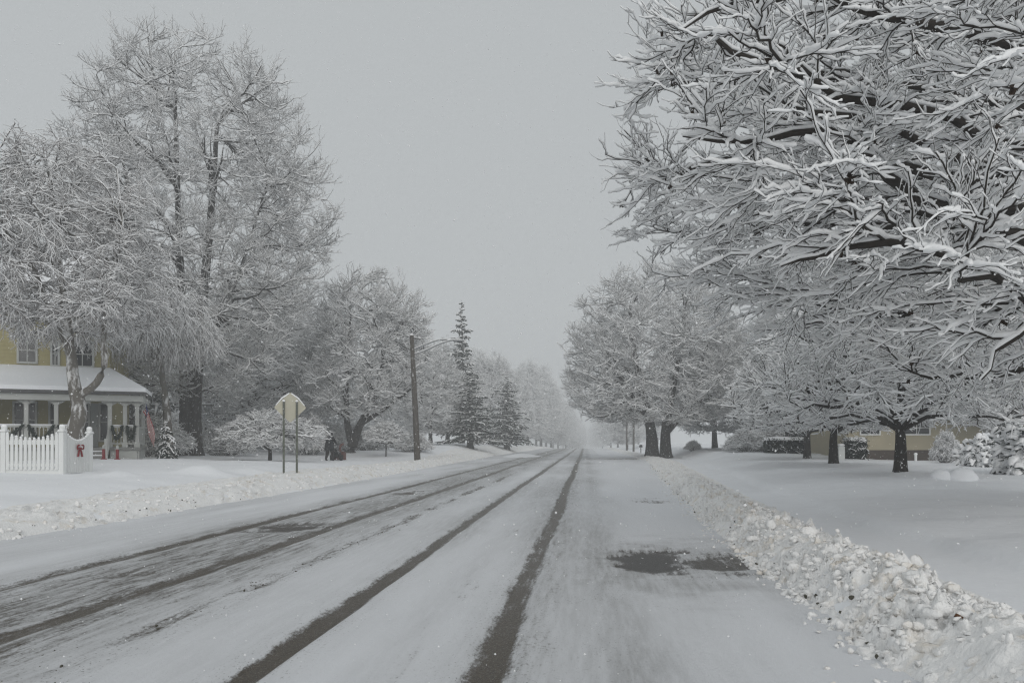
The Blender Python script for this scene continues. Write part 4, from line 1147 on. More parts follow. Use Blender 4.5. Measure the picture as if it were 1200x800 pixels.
# porch
fl = MB(); fl.box(-34, -20.05, 32.9, 35.99, 1.12, 1.24).box(-21.49, -20.05, 36.0, 36.3, 1.12, 1.24); part(fl, 'porch_floor', M['floor'], yh)
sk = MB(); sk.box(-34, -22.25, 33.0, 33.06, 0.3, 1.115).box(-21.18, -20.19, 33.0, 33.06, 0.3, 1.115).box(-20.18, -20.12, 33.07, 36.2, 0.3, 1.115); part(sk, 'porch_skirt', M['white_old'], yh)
pr = MB()
pf = [(-34.4, 32.6, 3.42), (-19.85, 32.6, 3.42), (-21.5, 35.985, 4.5), (-34.4, 35.985, 4.5)]
ps = [(-19.85, 32.6, 3.42), (-19.85, 36.4, 3.42), (-21.48, 36.4, 4.5), (-21.48, 35.985, 4.5)]
for q in (pf, ps): pr.slab([(v[0], v[1], v[2] + 0.14) for v in q], 0.13)
pro = part(pr, 'porch_roof', M['shingle'], yh)
s = MB()
for q in (pf, ps): snow_slab(s, [(v[0], v[1], v[2] + 0.145) for v in q], 0.17)
part(s, 'snow_cap', M['snow'], pro)
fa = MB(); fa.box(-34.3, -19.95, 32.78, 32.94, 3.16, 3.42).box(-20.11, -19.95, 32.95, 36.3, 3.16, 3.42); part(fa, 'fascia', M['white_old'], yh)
ce = MB(); ce.box(-34, -20.12, 33.0, 35.98, 3.30, 3.36); part(ce, 'porch_ceiling', M['floor'], yh)
colx = [-28.2, -26.1, -24.12, -23.1, -22.2, -21.2, -20.65, -20.2]
for x in colx:
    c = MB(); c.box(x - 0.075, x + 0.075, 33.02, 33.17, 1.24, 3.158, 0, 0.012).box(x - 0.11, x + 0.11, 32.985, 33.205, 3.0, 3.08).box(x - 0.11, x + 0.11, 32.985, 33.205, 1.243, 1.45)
    for sg in (-1, 1): c.prism([(x + sg * 0.078, 3.0), (x + sg * 0.34, 3.155), (x + sg * 0.078, 3.155)], 33.07, 33.12)
    part(c, 'column', M['white_old'], yh)
for y in (36.2,):
    part(MB().box(-20.27, -20.13, y - 0.07, y + 0.07, 1.24, 3.16, 0, 0.012), 'column', M['white_old'], yh)
for a, b in zip(colx[:-1], colx[1:]):
    if abs(a + 22.2) < 0.01: continue
    g = MB(); x0, x1 = a + 0.08, b - 0.08
    g.box(x0, x1, 33.05, 33.14, 2.06, 2.13).box(x0, x1, 33.06, 33.13, 1.36, 1.42)
    k = max(2, int((x1 - x0) / 0.13))
    for i in range(k):
        x = x0 + (i + 0.5) * (x1 - x0) / k; g.box(x - 0.02, x + 0.02, 33.075, 33.115, 1.42, 2.06)
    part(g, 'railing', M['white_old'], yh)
    part(MB().box(x0, x1, 33.04, 33.15, 2.133, 2.19, 0, 0.02), 'rail_snow', M['snow'], yh)
g = MB(); g.box(-20.24, -20.16, 33.2, 36.1, 2.06, 2.13).box(-20.23, -20.17, 33.2, 36.1, 1.36, 1.42)
for i in range(22): g.box(-20.22, -20.18, 33.3 + i * 0.13, 33.34 + i * 0.13, 1.42, 2.06)
part(g, 'railing', M['white_old'], yh)
st = MB(); sn = MB()
for i in range(3):
    st.box(-22.1, -21.3, 32.9 - 0.30 * (i + 1), 32.895 - 0.30 * i, 0.4, 1.06 - 0.17 * i)
    sn.box(-22.08, -21.32, 32.9 - 0.30 * (i + 1) + 0.01, 32.885 - 0.30 * i, 1.063 - 0.17 * i, 1.11 - 0.17 * i)
so = part(st, 'steps', M['floor'], yh); part(sn, 'snow_cap', M['snow'], so)
for x in (-22.18, -21.22):
    g = MB(); g.tube([(x, 33.0, 2.05), (x, 31.95, 1.45)], 0.035, 6)
    for i in range(6):
        t = (i + 0.5) / 6; g.box(x - 0.018, x + 0.018, 33 - t * 1.05 - 0.018, 33 - t * 1.05 + 0.018, 1.2 - 0.6 * t, 2.03 - 0.6 * t)
    g.box(x - 0.06, x + 0.06, 31.89, 32.01, 0.5, 1.6, 0, 0.01); part(g, 'stair_railing', M['white_old'], yh)
for a in [(-25.05, -24.75, 1.7, 3.15), (-24.6, -24.32, 1.7, 3.15), (-23.75, -23.6, 1.7, 3.15), (-28.5, -27.4, 1.7, 3.1), (-22.62, -22.34, 1.55, 3.15), (-21.86, -21.6, 1.55, 3.15)]:
    window(yh, *a, 36.0, bars=(0, 1))
for a in [(-24.9, -24.3, 4.95, 5.95), (-23.68, -23.48, 4.85, 5.85), (-22.93, -22.18, 4.85, 5.9), (-29, -28, 4.95, 5.95)]: window(yh, *a, 36.0, bars=(1, 1))
d = part(MB().box(-22.25, -21.95, 35.95, 35.998, 1.245, 3.2, 0, 0.01), 'door', M['door'], yh)
part(MB().ball((-22.0, 35.93, 2.2), 0.03), 'handle', M['metal'], d, smooth=True)


def simple_house(name, label, x0, x1, y0, y1, z0, zt, rz_, wmat, wins, gable='x', base=None):
    h = thing(name, label, 'house', ((x0 + x1) / 2, y0, z0))
    w = MB(); w.box(x0, x1, y0, y1, z0 - 0.4, zt); bands(w, x0, x1, y0, (base or z0) + 0.1, zt, 0.2)
    r = MB(); s = MB(); o = 0.4
    if gable == 'x':
        w.prism([(y0, zt), (y1, zt), ((y0 + y1) / 2, rz_)], x0, x1, 0, 'x'); m = (y0 + y1) / 2; k = (rz_ - zt) / (m - y0)
        Q = [[(x0 - o, y0 - o, zt - o * k), (x1 + o, y0 - o, zt - o * k), (x1 + o, m, rz_), (x0 - o, m, rz_)],
             [(x1 + o, y1 + o, zt - o * k), (x0 - o, y1 + o, zt - o * k), (x0 - o, m, rz_), (x1 + o, m, rz_)]]
    else:
        w.prism([(x0, zt), (x1, zt), ((x0 + x1) / 2, rz_)], y0, y1, 0, 'y'); m = (x0 + x1) / 2; k = (rz_ - zt) / (m - x0)
        Q = [[(x0 - o, y0 - o, zt - o * k), (m, y0 - o, rz_), (m, y1 + o, rz_), (x0 - o, y1 + o, zt - o * k)],
             [(m, y0 - o, rz_), (x1 + o, y0 - o, zt - o * k), (x1 + o, y1 + o, zt - o * k), (m, y1 + o, rz_)]]
    for q in Q:
        r.slab([(v[0], v[1], v[2] + 0.17) for v in q], 0.15); snow_slab(s, [(v[0], v[1], v[2] + 0.175) for v in q], 0.2)
    part(w, 'wall', M[wmat], h); ro = part(r, 'roof', M['shingle'], h); part(s, 'snow_cap', M['snow'], ro)
    if base: part(MB().box(x0 - 0.03, x1 + 0.03, y0 - 0.05, y0 - 0.014, z0 - 0.3, base), 'brick_base', M['brick'], h)
    for a in wins: window(h, *a, y0 - 0.013 if base else y0, 'white')
    return h


simple_house('grey_house', 'grey house glimpsed low behind the tallest tree and its snowy bushes', at(225, 66), at(318, 66), 66, 74, 0.7, 3.5, 6.2, 'grey_siding',
             [(at(240, 66), at(248, 66), 1.7, 2.9), (at(275, 66), at(284, 66), 1.7, 2.9)])
simple_house('beige_house', 'low beige house with a dark brick base behind the right yard trees', 15.7, 23.9, 48, 57, 0.3, 2.95, 5.3, 'beige',
             [(19.2, 20.7, 1.95, 2.7), (16.6, 17.7, 1.95, 2.7)], 'x', 0.98)
simple_house('white_house', 'pale house dissolving in the haze behind the dark spruces left of the road', at(558, 126), at(588, 126), 126, 134, 0.9, 4.2, 6.8, 'white_old',
             [(at(566, 126), at(571, 126), 1.8, 3.2), (at(576, 126), at(581, 126), 1.8, 3.2)], 'y')

# ------------------------------------------------------------------ fence
D0 = 24.0
fz = 0.40
fx0, fx1 = at(-45, D0), at(73, D0)
fe = thing('picket_fence', 'white picket fence with ball-topped posts in front of the yellow house', 'fence', (fx1, D0, fz))


def fence_post(x, y, top):
    m = MB(); m.box(x - 0.075, x + 0.075, y - 0.075, y + 0.075, fz - 0.3, top - 0.21, 0, 0.01).box(x - 0.1, x + 0.1, y - 0.1, y + 0.1, top - 0.208, top - 0.16, 0, 0.012)
    m.ball((x, y, top - 0.085), 0.085); p = part(m, 'post', M['white'], fe)
    part(MB().ball((x, y, top - 0.035), (0.08, 0.08, 0.06), 0, 10, 7, 0.12, 3).box(x - 0.09, x + 0.09, y - 0.09, y + 0.09, top - 0.16, top - 0.13, 0, 0.012), 'snow_cap', M['snow_twig'], p, smooth=True)


PX = [at(-63, D0), at(5, D0), fx1]
for x in PX: fence_post(x, D0, 1.97)
e1 = (-15.98, 25.65); fence_post(*e1, 1.93)


def picket(cx, cy, top, ux, uy, wd=0.044, bottom=0.62):
    """pointed board; (ux, uy) is the fence's direction"""
    px_, py_ = -uy * 0.011, ux * 0.011
    pr = [(-wd, bottom), (wd, bottom), (wd, top - 0.07), (0.026, top - 0.02), (0, top), (-0.026, top - 0.02), (-wd, top - 0.07)]
    n = len(pr)
    V = [(cx + a * ux + px_, cy + a * uy + py_, z) for a, z in pr] + [(cx + a * ux - px_, cy + a * uy - py_, z) for a, z in pr]
    m = MB(); m.p.append((V, [(i, (i + 1) % n, n + (i + 1) % n, n + i) for i in range(n)], 0))
    m.p.append((V, [(0, i, i + 1) for i in range(1, n - 1)] + [(n, n + i + 1, n + i) for i in range(1, n - 1)], 0))
    m.ball((cx, cy, top - 0.01), (0.036, 0.036, 0.032), 1, 8, 5, 0.1, 4)
    return part(m, 'picket', [M['white'], M['snow_twig']], fe)


for a, b in zip(PX[:-1], PX[1:]):
    k = 13 if b == fx1 else 12
    for i in range(1, k):
        t = i / k; picket(a + (b - a) * t, D0 - 0.05, 1.58 + 0.22 * (2 * t - 1) ** 2, 1, 0)
    for z in (0.72, 1.38):
        part(MB().box(a + 0.076, b - 0.076, D0 - 0.035, D0 + 0.015, z, z + 0.09), 'rail', M['white'], fe)
    part(MB().box(a + 0.08, b - 0.08, D0 - 0.034, D0 + 0.014, 1.472, 1.515, 0, 0.015), 'rail_snow', M['snow_twig'], fe)
    part(MB().box(a + 0.076, b - 0.076, D0 - 0.02, D0 + 0.012, fz - 0.1, 0.66), 'kick_board', M['white'], fe)
dx, dy = e1[0] - fx1, e1[1] - D0; ln = math.hypot(dx, dy); ux, uy = dx / ln, dy / ln
for i in range(1, 15):
    t = i / 15; picket(fx1 + dx * t + 0.05 * uy, D0 + dy * t - 0.05 * ux, 1.52 + 0.34 * (2 * t - 1) ** 2, ux, uy, 0.042, 0.5)
for z in (0.62, 1.36):
    V = [fx1 + ux * 0.08, D0 + uy * 0.08]; W_ = [e1[0] - ux * 0.08, e1[1] - uy * 0.08]
    part(MB().tube([(V[0], V[1], z), (W_[0], W_[1], z)], 0.045, 4), 'rail', M['white'], fe)
bw_ = MB(); bcx, bcy, bcz = fx1 + dx * 0.5 + 0.09, D0 + dy * 0.5, 1.27
for sg in (-1, 1):
    c = [(bcx + 0.02, bcy, bcz), (bcx + 0.05, bcy + sg * 0.07, bcz + 0.09), (bcx + 0.05, bcy + sg * 0.15, bcz + 0.06), (bcx + 0.04, bcy + sg * 0.13, bcz - 0.03), (bcx + 0.02, bcy, bcz)]
    bw_.tube(smooth_curve(c, 12), 0.026, 6)
    bw_.tube([(bcx + 0.02, bcy, bcz), (bcx + 0.03, bcy + sg * 0.06, bcz - 0.12), (bcx + 0.03, bcy + sg * 0.10, bcz - 0.27)], [0.02, 0.028, 0.03], 6)
bw_.ball((bcx + 0.03, bcy, bcz), 0.042)
bt = thing('ribbon_bow', 'red ribbon bow tied on the white fence panel', 'bow', (bcx, bcy, bcz - 0.27))
part(bw_, 'ribbon', M['red'], bt, smooth=True)
part(MB().ball((bcx + 0.04, bcy, bcz + 0.05), (0.03, 0.11, 0.022), 0, 8, 5, 0.2, 2), 'snow_cap', M['snow_twig'], bt, smooth=True)

# ------------------------------------------------------------------ garlands, candles, flag
GG = 'garlands swagged along the porch railing'
gl = [(-26.0, -24.2, 'garland swag left of the column at the fence corner, near the picture edge'), (-24.04, -23.18, 'garland swag on the railing behind the scalloped fence top'),
      (-23.02, -22.28, 'garland swag on the railing behind the gnarled trunk'), (-21.12, -20.73, 'short garland swag just right of the porch steps'), (-20.57, -20.27, 'rightmost garland swag, under the flag end of the porch')]
for i, (a, b, lab) in enumerate(gl):
    rg = np.random.RandomState(20 + i); t = np.linspace(0, 1, 14)
    c = np.stack([a + (b - a) * t + 21.5, np.full(14, 32.96 - 36), 2.16 - zb - 0.55 * (1 - (2 * t - 1) ** 2)], -1)
    P = c[None]; R = np.full((1, 14), 0.05)
    q, qr = twigs(P, R, 150, 0.13, rg, (40, 90), 0, -0.1, 0.2, 2, 0.0, 0.02)
    tag(obj('garland', make_mesh('garland', [tubes(P, R, 6, 0), tubes(q, qr, 3, 0), snow_on(P, R * 0.5, 0.035, 5, 1, rg, 1.0)], [M['garland'], M['snow_twig']]), None, (-21.5, 36, zb), HR), lab, 'garland', GG)
GC = 'red candle lights beside the porch steps'
cz = gz1(-19.85, 31.3)


def candle(px, lab):
    x = at(px, 31.3); z = gz1(x, 31.3)
    t = thing('yard_candle', lab, 'candle light', (x, 31.3, z), 0, GC)
    m = MB(); m.tube([(0, 0, -0.1), (0, 0, 0.42)], [0.06, 0.055], 12); m.tube([(0, 0, 0.0), (0, 0, 0.05)], 0.11, 12); m.build('body', M['red'], t, True)
    m = MB(); m.ball((0, 0, 0.5), (0.055, 0.055, 0.09)); m.tube([(0, 0, 0.42), (0, 0, 0.46)], [0.07, 0.05], 10); m.build('flame', M['white_old'], t, True)
    return t


candle(121.5, 'red plastic candle left of the porch steps, the nearer to the gate'); candle(137.5, 'red plastic candle right of the porch steps, the farther from the gate')
fx, fy = -18.62, 32.6
ft = thing('flag', 'striped red and white flag with blue corner drooping from the porch post', 'flag', (*hw(-20.2, 32.95), 2.62), 0.1)
m = MB(); m.tube([(0.15, 0.0, 0.05), (0.55, -0.55, 0.45)], 0.014, 6); m.ball((0.56, -0.57, 0.47), 0.03); m.build('flag_pole', M['white_old'], ft)
fl_ = MB(); ns = 13; kk = 16
for i in range(ns):                                   # stripes hang from the tilted staff, fly edge pulled down by its weight
    rows = []
    for e_ in (i / ns, (i + 1) / ns):
        p = np.array([0.22 + 0.30 * e_, -0.09 - 0.44 * e_, 0.11 + 0.30 * e_])
        row = []
        for j in range(kk + 1):
            u = j / kk
            row.append(p + np.array([0.16 * u + 0.05 * math.sin(6 * u + 3 * e_) + 0.25 * u * (1 - e_) * 0.6, 0.05 * math.sin(9 * u + 5 * e_) + 0.1 * u, -(0.25 + 1.0) * u * (1 - 0.12 * e_) + 0.10 * math.sin(u * 3.1) * e_]))
        rows.append(row)
    V = [tuple(v) for v in rows[0] + rows[1]]
    n_ = kk + 1
    for j in range(kk):
        mi = 2 if (i >= 6 and j < 6) else (0 if i % 2 == 0 else 1)
        fl_.p.append(([V[j], V[j + 1], V[n_ + j + 1], V[n_ + j]], [(0, 1, 2, 3)], mi))
fo = fl_.build('flag_cloth', [M['flag_red'], M['flag_white'], M['flag_blue']], ft, True)
sol = fo.modifiers.new('thickness', 'SOLIDIFY'); sol.thickness = 0.006
ft.scale = (1.3, 1.3, 1.2)

# ------------------------------------------------------------------ road sign seen from behind
ds = 26.0; sx = at(340, ds); sz = gz1(sx, ds)
sg_ = thing('road_sign', 'back of a yellowish diamond road sign on two steel posts in the left snowbank', 'sign', (sx, ds, sz), math.radians(24))
topz = zat(459.5, ds) - sz
ctr = topz - 0.50
m = MB(); h_ = 0.50; b_ = 0.022
m.prism([(-b_, ctr - h_ + b_), (b_, ctr - h_ + b_), (h_ - b_, ctr - b_), (h_ - b_, ctr + b_), (b_, ctr + h_ - b_), (-b_, ctr + h_ - b_), (-h_ + b_, ctr + b_), (-h_ + b_, ctr - b_)], -0.052, -0.047)
m.build('plate', M['sign_back'], sg_)
s = MB()
for q in (-1, 1): s.tube([(q * (h_ - 0.06), -0.05, ctr + 0.07), (q * 0.25, -0.05, ctr + 0.305), (q * 0.03, -0.05, ctr + h_ - 0.035)], [0.014, 0.024, 0.02], 6)
s.build('snow_cap', M['snow_twig'], sg_, True)
for x in (-0.2, 0.2):
    p = MB(); p.box(x - 0.032, x + 0.032, -0.105, -0.098, -0.5, ctr + 0.2).box(x - 0.032, x - 0.024, -0.0975, -0.06, -0.5, ctr + 0.2).box(x + 0.024, x + 0.032, -0.0975, -0.06, -0.5, ctr + 0.2)
    po = p.build('post', M['sign_post'], sg_)
    bb = MB()
    for z in (ctr - 0.2, ctr + 0.12): bb.ball((x, -0.11, z), 0.014)
    bb.build('bolt', M['metal'], po)
    MB().ball((x, -0.085, ctr + 0.215), (0.05, 0.045, 0.04), 0, 8, 5, 0.15, 2).build('snow_cap', M['snow_twig'], po, True)

# ------------------------------------------------------------------ wooden pole with lamp arm
dp = 50.0; px0 = at(489.5, dp); pz = gz1(px0, dp)
pt = thing('street_light', 'weathered wooden pole with a curved lamp arm beside the left snowbank', 'street light', (px0, dp, pz))
L_ = lambda px, py, dy=0: (at(px, dp) - px0, dy, zat(py, dp) - pz)
tx, _, tz = L_(482.5, 393)
m = MB(); m.tube([(0, 0, -0.5), (tx * 0.3, 0, tz * 0.3), (tx * 0.7, 0, tz * 0.7), (tx, 0, tz)], [0.205, 0.185, 0.155, 0.125], 14); m.build('pole', M['pole_wood'], pt, True)
MB().ball((tx, 0, tz + 0.03), (0.13, 0.13, 0.09), 0, 10, 6, 0.15, 5).build('snow_cap', M['snow_twig'], pt, True)
m = MB()
a1 = smooth_curve([L_(486, 415), L_(500, 410), L_(514, 403.5), L_(526, 399.5), L_(533, 398.5)], 16); a2 = smooth_curve([L_(486, 409), L_(500, 403), L_(514, 398.5), L_(522, 398), L_(529, 398.6)], 16)
for a in (a1, a2): m.tube(a, 0.038, 8)
for k in (3, 6, 9): m.tube([a1[k], a2[k]], 0.02, 6)
ar = m.build('lamp_arm', M['metal'], pt, True)
Pa = np.stack([a1, a2]); obj('snow_cap', make_mesh('arm_snow', [snow_on(Pa, np.full(Pa.shape[:2], 0.035), 0.06, 6, 0, np.random.RandomState(2), 1.0)], [M['snow_twig']]), ar)
hx, _, hz = L_(537, 399.3)
m = MB(); m.ball((hx, 0, hz), (0.36, 0.14, 0.085), 0, 14, 8); m.build('lamp_head', M['metal'], pt, True)
MB().ball((hx + 0.08, 0, hz - 0.05), (0.2, 0.1, 0.08), 0, 10, 6).build('lens', M['glass'], pt, True)
MB().ball((hx - 0.02, 0, hz + 0.07), (0.3, 0.11, 0.06), 0, 12, 6, 0.1, 3).build('snow_cap', M['snow_twig'], pt, True)
m = MB(); m.box(-0.26, -0.18, -0.05, 0.05, L_(0, 520)[2], L_(0, 514)[2]); m.build('meter_box', M['metal'], pt)

# far poles and small things
for px, d, h, lab in [(734.5, 125, 10.5, 'thin far utility pole left of the twin trunks, nearest the road edge'), (742.5, 112, 10.5, 'far utility pole right beside the twin trunks, the thicker one')]:
    x, y, z = place(px, d); t = thing('utility_pole', lab, 'pole', (x, y, z))
    m = MB(); m.tube([(0, 0, -0.3), (0, 0, h)], [0.15, 0.1], 10); m.build('pole', M['pole_wood'], t, True)
    m = MB(); m.box(-1.0, 1.0, -0.05, 0.05, h - 0.8, h - 0.68); m.build('crossarm', M['pole_wood'], t)
x, y, z = place(751, 100); t = thing('mailbox', 'small dark mailbox on a post left of the twin trunks', 'mailbox', (x, y, z))
MB().box(-0.05, 0.05, -0.05, 0.05, -0.3, 0.75).build('post', M['pole_wood'], t)
m = MB(); m.prism([(-0.18, 0.75), (0.18, 0.75), (0.18, 0.98), (0.1, 1.08), (-0.1, 1.08), (-0.18, 0.98)], -0.28, 0.28); m.build('box', M['black'], t)
x, y, z = place(985.5, 44); t = thing('utility_box', 'pale box standing between the second yard tree and the clipped hedge', 'box', (x, y, z))
MB().box(-0.18, 0.18, -0.15, 0.15, -0.2, 0.78, 0, 0.02).build('body', M['green_box'], t)
MB().box(-0.19, 0.19, -0.16, 0.16, 0.783, 0.92, 0, 0.06).build('snow_cap', M['snow_twig'], t)
x, y, z = place(1073, 42); t = thing('marker_post', 'short white post right of the nearest yard tree trunk', 'post', (x, y, z))
MB().tube([(0, 0, -0.2), (0, 0, 0.4)], 0.07, 10).build('body', M['white'], t, True)
MB().ball((0, 0, 0.43), (0.1, 0.1, 0.07), 0, 10, 6, 0.1, 3).build('snow_cap', M['snow_twig'], t, True)
rg = np.random.RandomState(9)
for px, rx_, hh, lab in [(1102, 0.30, 0.27, 'left, smaller lump of snow on the lawn before the evergreen shrubs'), (1127, 0.42, 0.36, 'right, larger lump of snow on the lawn before the evergreen shrubs')]:
    x, y, z = place(px, 21.5)
    m = MB(); m.ball((0, 0, 0.0), (rx_, rx_ * 0.7, hh), 0, 20, 14, 0.10, 4); m.ball((rx_ * 0.55, 0.05, 0.0), (rx_ * 0.6, rx_ * 0.5, hh * 0.7), 0, 16, 10, 0.08, 6)
    tag(m.build('snow_mound', M['snow'], None, True), lab, 'snow mound', 'lumps of snow on the right lawn').location = (x, y, z)
lx_, ly_ = 2.36, 5.05
j = np.argmin(np.abs(RY1 - ly_)); i = np.argmin(np.abs(bx[j] - lx_))
t_ = MB(); u = np.linspace(-1, 1, 7)
V = []; 
for a in u:
    wd = 0.024 * (1 - a * a) ** 0.7 + 0.001
    V += [(a * 0.04, -wd, 0.012 * a * a + 0.008), (a * 0.04, 0, 0.004 * a), (a * 0.04, wd, 0.014 * a * a + 0.006)]
Fq = [(k * 3 + q, k * 3 + q + 1, k * 3 + q + 4, k * 3 + q + 3) for k in range(6) for q in (0, 1)]
t_.p.append((V, Fq, 0))
lf = tag(t_.build('dead_leaf', mat('brown_leaf', (0.12, 0.055, 0.022), 0.7, 0.2), None, True), 'single brown leaf stuck on the near end of the right snow ridge', 'leaf')
lf.location = (lx_, ly_, float(bz[j, i]) + 0.03); lf.rotation_euler = (0.9, 0.3, 0.6); lf.modifiers.new('t', 'SOLIDIFY').thickness = 0.002

# ------------------------------------------------------------------ the person clearing snow
x, y, z = place(386, 49)
pe = thing('person', 'person in a dark hooded coat walking behind a reddish snow blower', 'person', (x, y, z + 0.02), math.radians(-10))
J = {'pel': (0, 0, .93, .155), 'bel': (0, .03, 1.1, .165), 'che': (0, .08, 1.32, .175), 'nek': (0, .13, 1.5, .075), 'hed': (0, .17, 1.62, .105), 'top': (0, .17, 1.73, .085)}
E_ = [('pel', 'bel'), ('bel', 'che'), ('che', 'nek'), ('nek', 'hed'), ('hed', 'top')]
for sd, s_ in (('l', -1), ('r', 1)):
    fwd = 0.12 * s_
    J.update({'sh' + sd: (s_ * .19, .1, 1.42, .085), 'el' + sd: (s_ * .27, .2, 1.17, .065), 'wr' + sd: (s_ * .23, .47, 1.06, .05), 'ha' + sd: (s_ * .22, .55, 1.03, .042),
              'hp' + sd: (s_ * .1, .0, .86, .12), 'kn' + sd: (s_ * .11, .08 + fwd, .48, .085), 'an' + sd: (s_ * .11, fwd * 1.6 - .04, .1, .06), 'to' + sd: (s_ * .12, fwd * 1.6 + .15, .05, .05)})
    E_ += [('che', 'sh' + sd), ('sh' + sd, 'el' + sd), ('el' + sd, 'wr' + sd), ('wr' + sd, 'ha' + sd), ('pel', 'hp' + sd), ('hp' + sd, 'kn' + sd), ('kn' + sd, 'an' + sd), ('an' + sd, 'to' + sd)]
    for k in range(4):
        J['f%s%d' % (sd, k)] = (s_ * (.175 + .028 * k), .61 + (.012, .02, .018, .005)[k], 1.015, .012); J['g%s%d' % (sd, k)] = (s_ * (.175 + .028 * k), .60, .975, .010)
        E_ += [('ha' + sd, 'f%s%d' % (sd, k)), ('f%s%d' % (sd, k), 'g%s%d' % (sd, k))]
    J['th' + sd] = (s_ * .165, .55, 1.0, .013); E_.append(('ha' + sd, 'th' + sd))
ks = list(J); me = bpy.data.meshes.new('body_skeleton')
me.from_pydata([J[k][:3] for k in ks], [(ks.index(a), ks.index(b)) for a, b in E_], [])
bo = bpy.data.objects.new('body_tmp', me); COL.objects.link(bo)
sk_ = bo.modifiers.new('skin', 'SKIN'); bo.modifiers.new('sub', 'SUBSURF').levels = 2
for v, k in zip(me.skin_vertices[0].data, ks): q_ = J[k][3] * (1.28 if J[k][3] > 0.06 else 1.1); v.radius = (q_, q_); v.use_root = (k == 'pel')
dg = bpy.context.evaluated_depsgraph_get(); dg.update()
bm_ = bpy.data.meshes.new_from_object(bo.evaluated_get(dg)); bpy.data.objects.remove(bo)
bm_.name = 'body'; bm_.materials.clear()
for k in ('coat', 'trouser', 'skin', 'black'): bm_.materials.append(M[k])
for p in bm_.polygons:
    c = p.center; p.use_smooth = True
    p.material_index = 3 if c.z < 0.13 else 1 if c.z < 0.8 else 2 if (c.z > 1.52 and c.y > 0.2) else 3 if c.y > 0.5 else 0
obj('body', bm_, pe)
m = MB()
nu = 14
for k, (zz, ry_, rr_) in enumerate([(1.46, .12, .15), (1.55, .13, .135), (1.65, .14, .13), (1.74, .15, .11), (1.8, .16, .05)]): pass
u = np.linspace(0.5 * PI + 0.75, 2.5 * PI - 0.75, nu)
rows = [[(rr_ * math.cos(a), ry_ + rr_ * math.sin(a), zz) for a in u] for zz, ry_, rr_ in [(1.45, .12, .15), (1.55, .14, .14), (1.65, .16, .135), (1.74, .165, .115), (1.80, .17, .05)]]
V = [v for r_ in rows for v in r_]
m.p.append((V, [(k * nu + q, k * nu + q + 1, (k + 1) * nu + q + 1, (k + 1) * nu + q) for k in range(4) for q in range(nu - 1)], 0))
h_ = m.build('hood', M['coat'], pe, True); h_.modifiers.new('t', 'SOLIDIFY').thickness = 0.02
m = MB(); m.ball((0, .285, 1.6), (.016, .028, .026)); m.build('nose', M['skin'], pe, True)
for s_ in (-1, 1): MB().ball((s_ * .035, .258, 1.635), .013).build('eye', M['black'], pe, True)
MB().ball((0, .265, 1.56), (.028, .01, .008)).build('mouth', M['flag_red'], pe, True)
# coat skirt
u = np.linspace(0, 2 * PI, 20, endpoint=False)
rows = [[(a_ * math.cos(a), c_ + b_ * math.sin(a), zz) for a in u] for zz, a_, b_, c_ in [(1.16, .235, .215, .04), (.95, .26, .24, .0), (.66, .285, .26, .0)]]
m = MB(); m.p.append(([v for r_ in rows for v in r_], quads(1, 3, 20), 0)); c_ = m.build('coat_skirt', M['coat'], pe, True); c_.modifiers.new('t', 'SOLIDIFY').thickness = 0.02
ca, sa = math.cos(math.radians(-10)), math.sin(math.radians(-10))
bl = thing('snow_blower', 'small reddish snow blower pushed by the person in the dark coat', 'snow blower', (x - sa * 1.03, y + ca * 1.03, gz1(x - sa * 1.03, y + ca * 1.03)), math.radians(-10))
m = MB(); m.box(-.34, .34, .12, .16, .02, .52).box(-.36, -.33, .16, .45, .02, .5).box(.33, .36, .16, .45, .02, .5).prism([(.12, .52), (.45, .44), (.45, .47), (.12, .56)], -.36, .36, 0, 'x'); m.build('auger_housing', M['machine'], bl)
m = MB(); m.tube([(-.32, .3, .22), (.32, .3, .22)], .05, 10)
for k in range(6): m.tube([(-.28 + k * .11, .3 + .14 * math.cos(k * 1.1), .22 + .14 * math.sin(k * 1.1)), (-.22 + k * .11, .3, .22)], .03, 6)
m.build('auger', M['black'], bl, True)
m = MB(); m.box(-.2, .2, -.25, .115, .2, .55, 0, .04); m.tube([(0, -.1, .54), (0, -.1, .66)], .12, 12); m.build('engine', M['black'], bl)
m = MB(); m.tube(smooth_curve([(.1, .12, .5), (.1, .12, .75), (.16, .18, .95), (.3, .25, 1.02)], 8), [.09, .09, .085, .085, .08, .08, .08, .08], 10, caps=False); m.build('chute', M['machine'], bl, True)
for s_ in (-1, 1):
    MB().tube([(s_ * .27, -.12, .17), (s_ * .36, -.12, .17)], .19, 16).build('wheel', M['black'], bl, True)
m = MB()
for s_ in (-1, 1): m.tube(smooth_curve([(s_ * .18, -.2, .4), (s_ * .2, -.35, .75), (s_ * .21, -.46, .98), (s_ * .21, -.52, 1.0)], 8), .018, 6)
m.tube([(-.21, -.44, .95), (.21, -.44, .95)], .015, 6); m.build('handle', M['metal'], bl, True)

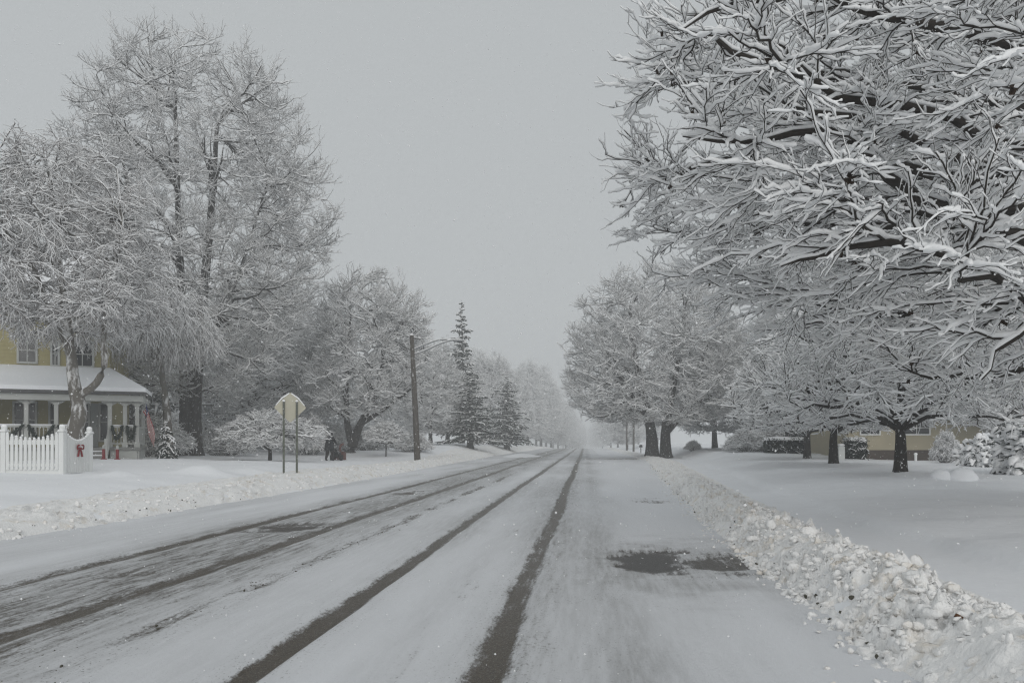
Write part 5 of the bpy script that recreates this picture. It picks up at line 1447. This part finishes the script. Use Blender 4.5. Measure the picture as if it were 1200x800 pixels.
# ------------------------------------------------------------------ falling snow
rg = np.random.RandomState(77)
N_ = 26000
Yf = 2.2 + 40 * rg.rand(N_) ** 0.8
Xf = Yf * rg.uniform(-0.95, 0.75, N_); Zf = 0.1 + (1.6 + 0.62 * Yf) * rg.rand(N_)
r_ = rg.uniform(0.0022, 0.0045, N_) * (1 + 1.2 * (Yf > 9))
oc = np.array([(1, 0, 0), (0, 1, 0), (-1, 0, 0), (0, -1, 0), (0, 0, 1), (0, 0, -1)], float)
V = oc[None] * r_[:, None, None] * rg.uniform(0.6, 1.3, (N_, 6, 1)) + np.stack([Xf, Yf, Zf], -1)[:, None]
fo_ = np.array([(0, 1, 4), (1, 2, 4), (2, 3, 4), (3, 0, 4), (1, 0, 5), (2, 1, 5), (3, 2, 5), (0, 3, 5)])
Fq = (fo_[None] + (np.arange(N_) * 6)[:, None, None]).reshape(-1, 3)
structure('falling_snow', make_mesh('falling_snow', [(V.reshape(-1, 3), Fq, 0)], [M['snow_twig']], False), 'stuff')

# ------------------------------------------------------------------ air, light, camera
hm = bpy.data.materials.new('haze'); hm.use_nodes = True
nt = hm.node_tree; nt.nodes.clear()
o_ = nt.nodes.new('ShaderNodeOutputMaterial'); v_ = nt.nodes.new('ShaderNodeVolumePrincipled')
v_.inputs['Color'].default_value = (0.95, 0.96, 0.965, 1); v_.inputs['Density'].default_value = 0.0029; v_.inputs['Anisotropy'].default_value = 0.0
nt.links.new(v_.outputs[0], o_.inputs['Volume'])
hb = MB(); hb.box(-650, 650, -70, 1300, -16, 30); ho = hb.build('haze', hm); ho['kind'] = 'stuff'

w = bpy.data.worlds.new('World'); S.world = w; w.use_nodes = True
nt = w.node_tree; bg = nt.nodes['Background']
sky = nt.nodes.new('ShaderNodeTexSky'); sky.sky_type = 'NISHITA'; sky.sun_disc = False
SUN_EL, SUN_AZ = math.radians(24), math.radians(165)
sky.sun_elevation = SUN_EL; sky.sun_rotation = SUN_AZ; sky.dust_density = 5; sky.air_density = 1.0
hs = nt.nodes.new('ShaderNodeHueSaturation'); hs.inputs['Saturation'].default_value = 0.12; hs.inputs['Value'].default_value = 0.5
nt.links.new(sky.outputs[0], hs.inputs['Color'])
mx = nt.nodes.new('ShaderNodeMix'); mx.data_type = 'RGBA'; mx.inputs['Factor'].default_value = 0.85
mx.inputs['B'].default_value = (3.75, 3.95, 4.05, 1)
nt.links.new(hs.outputs[0], mx.inputs['A']); nt.links.new(mx.outputs['Result'], bg.inputs['Color'])
bg.inputs['Strength'].default_value = 0.1

sl = bpy.data.lights.new('Sun', 'SUN'); sl.energy = 0.72; sl.angle = math.radians(40); sl.color = (1, 0.97, 0.93)
so_ = bpy.data.objects.new('Sun', sl); COL.objects.link(so_)
so_.rotation_euler = (math.radians(90) - SUN_EL, 0, PI - SUN_AZ)

cam = bpy.data.cameras.new('Camera'); co_ = bpy.data.objects.new('Camera', cam); COL.objects.link(co_)
co_.location = (0, 0, CAMZ); co_.rotation_euler = (PI / 2, 0, 0)
cam.sensor_width = 36; cam.lens = F / 1200 * 36
cam.shift_x = -(VX - 600) / 1200; cam.shift_y = (VY - 400) / 1200
cam.clip_start = 0.05; cam.clip_end = 4000
S.camera = co_
S.view_settings.view_transform = 'Standard'; S.view_settings.look = 'None'; S.view_settings.exposure = 0.47; S.view_settings.gamma = 1
S.cycles.volume_bounces = 3; S.cycles.max_bounces = 12; S.cycles.diffuse_bounces = 9; S.cycles.filter_width = 1.3; S.cycles.use_denoising = True; S.cycles.denoising_prefilter = 'NONE'; S.cycles.use_adaptive_sampling = False
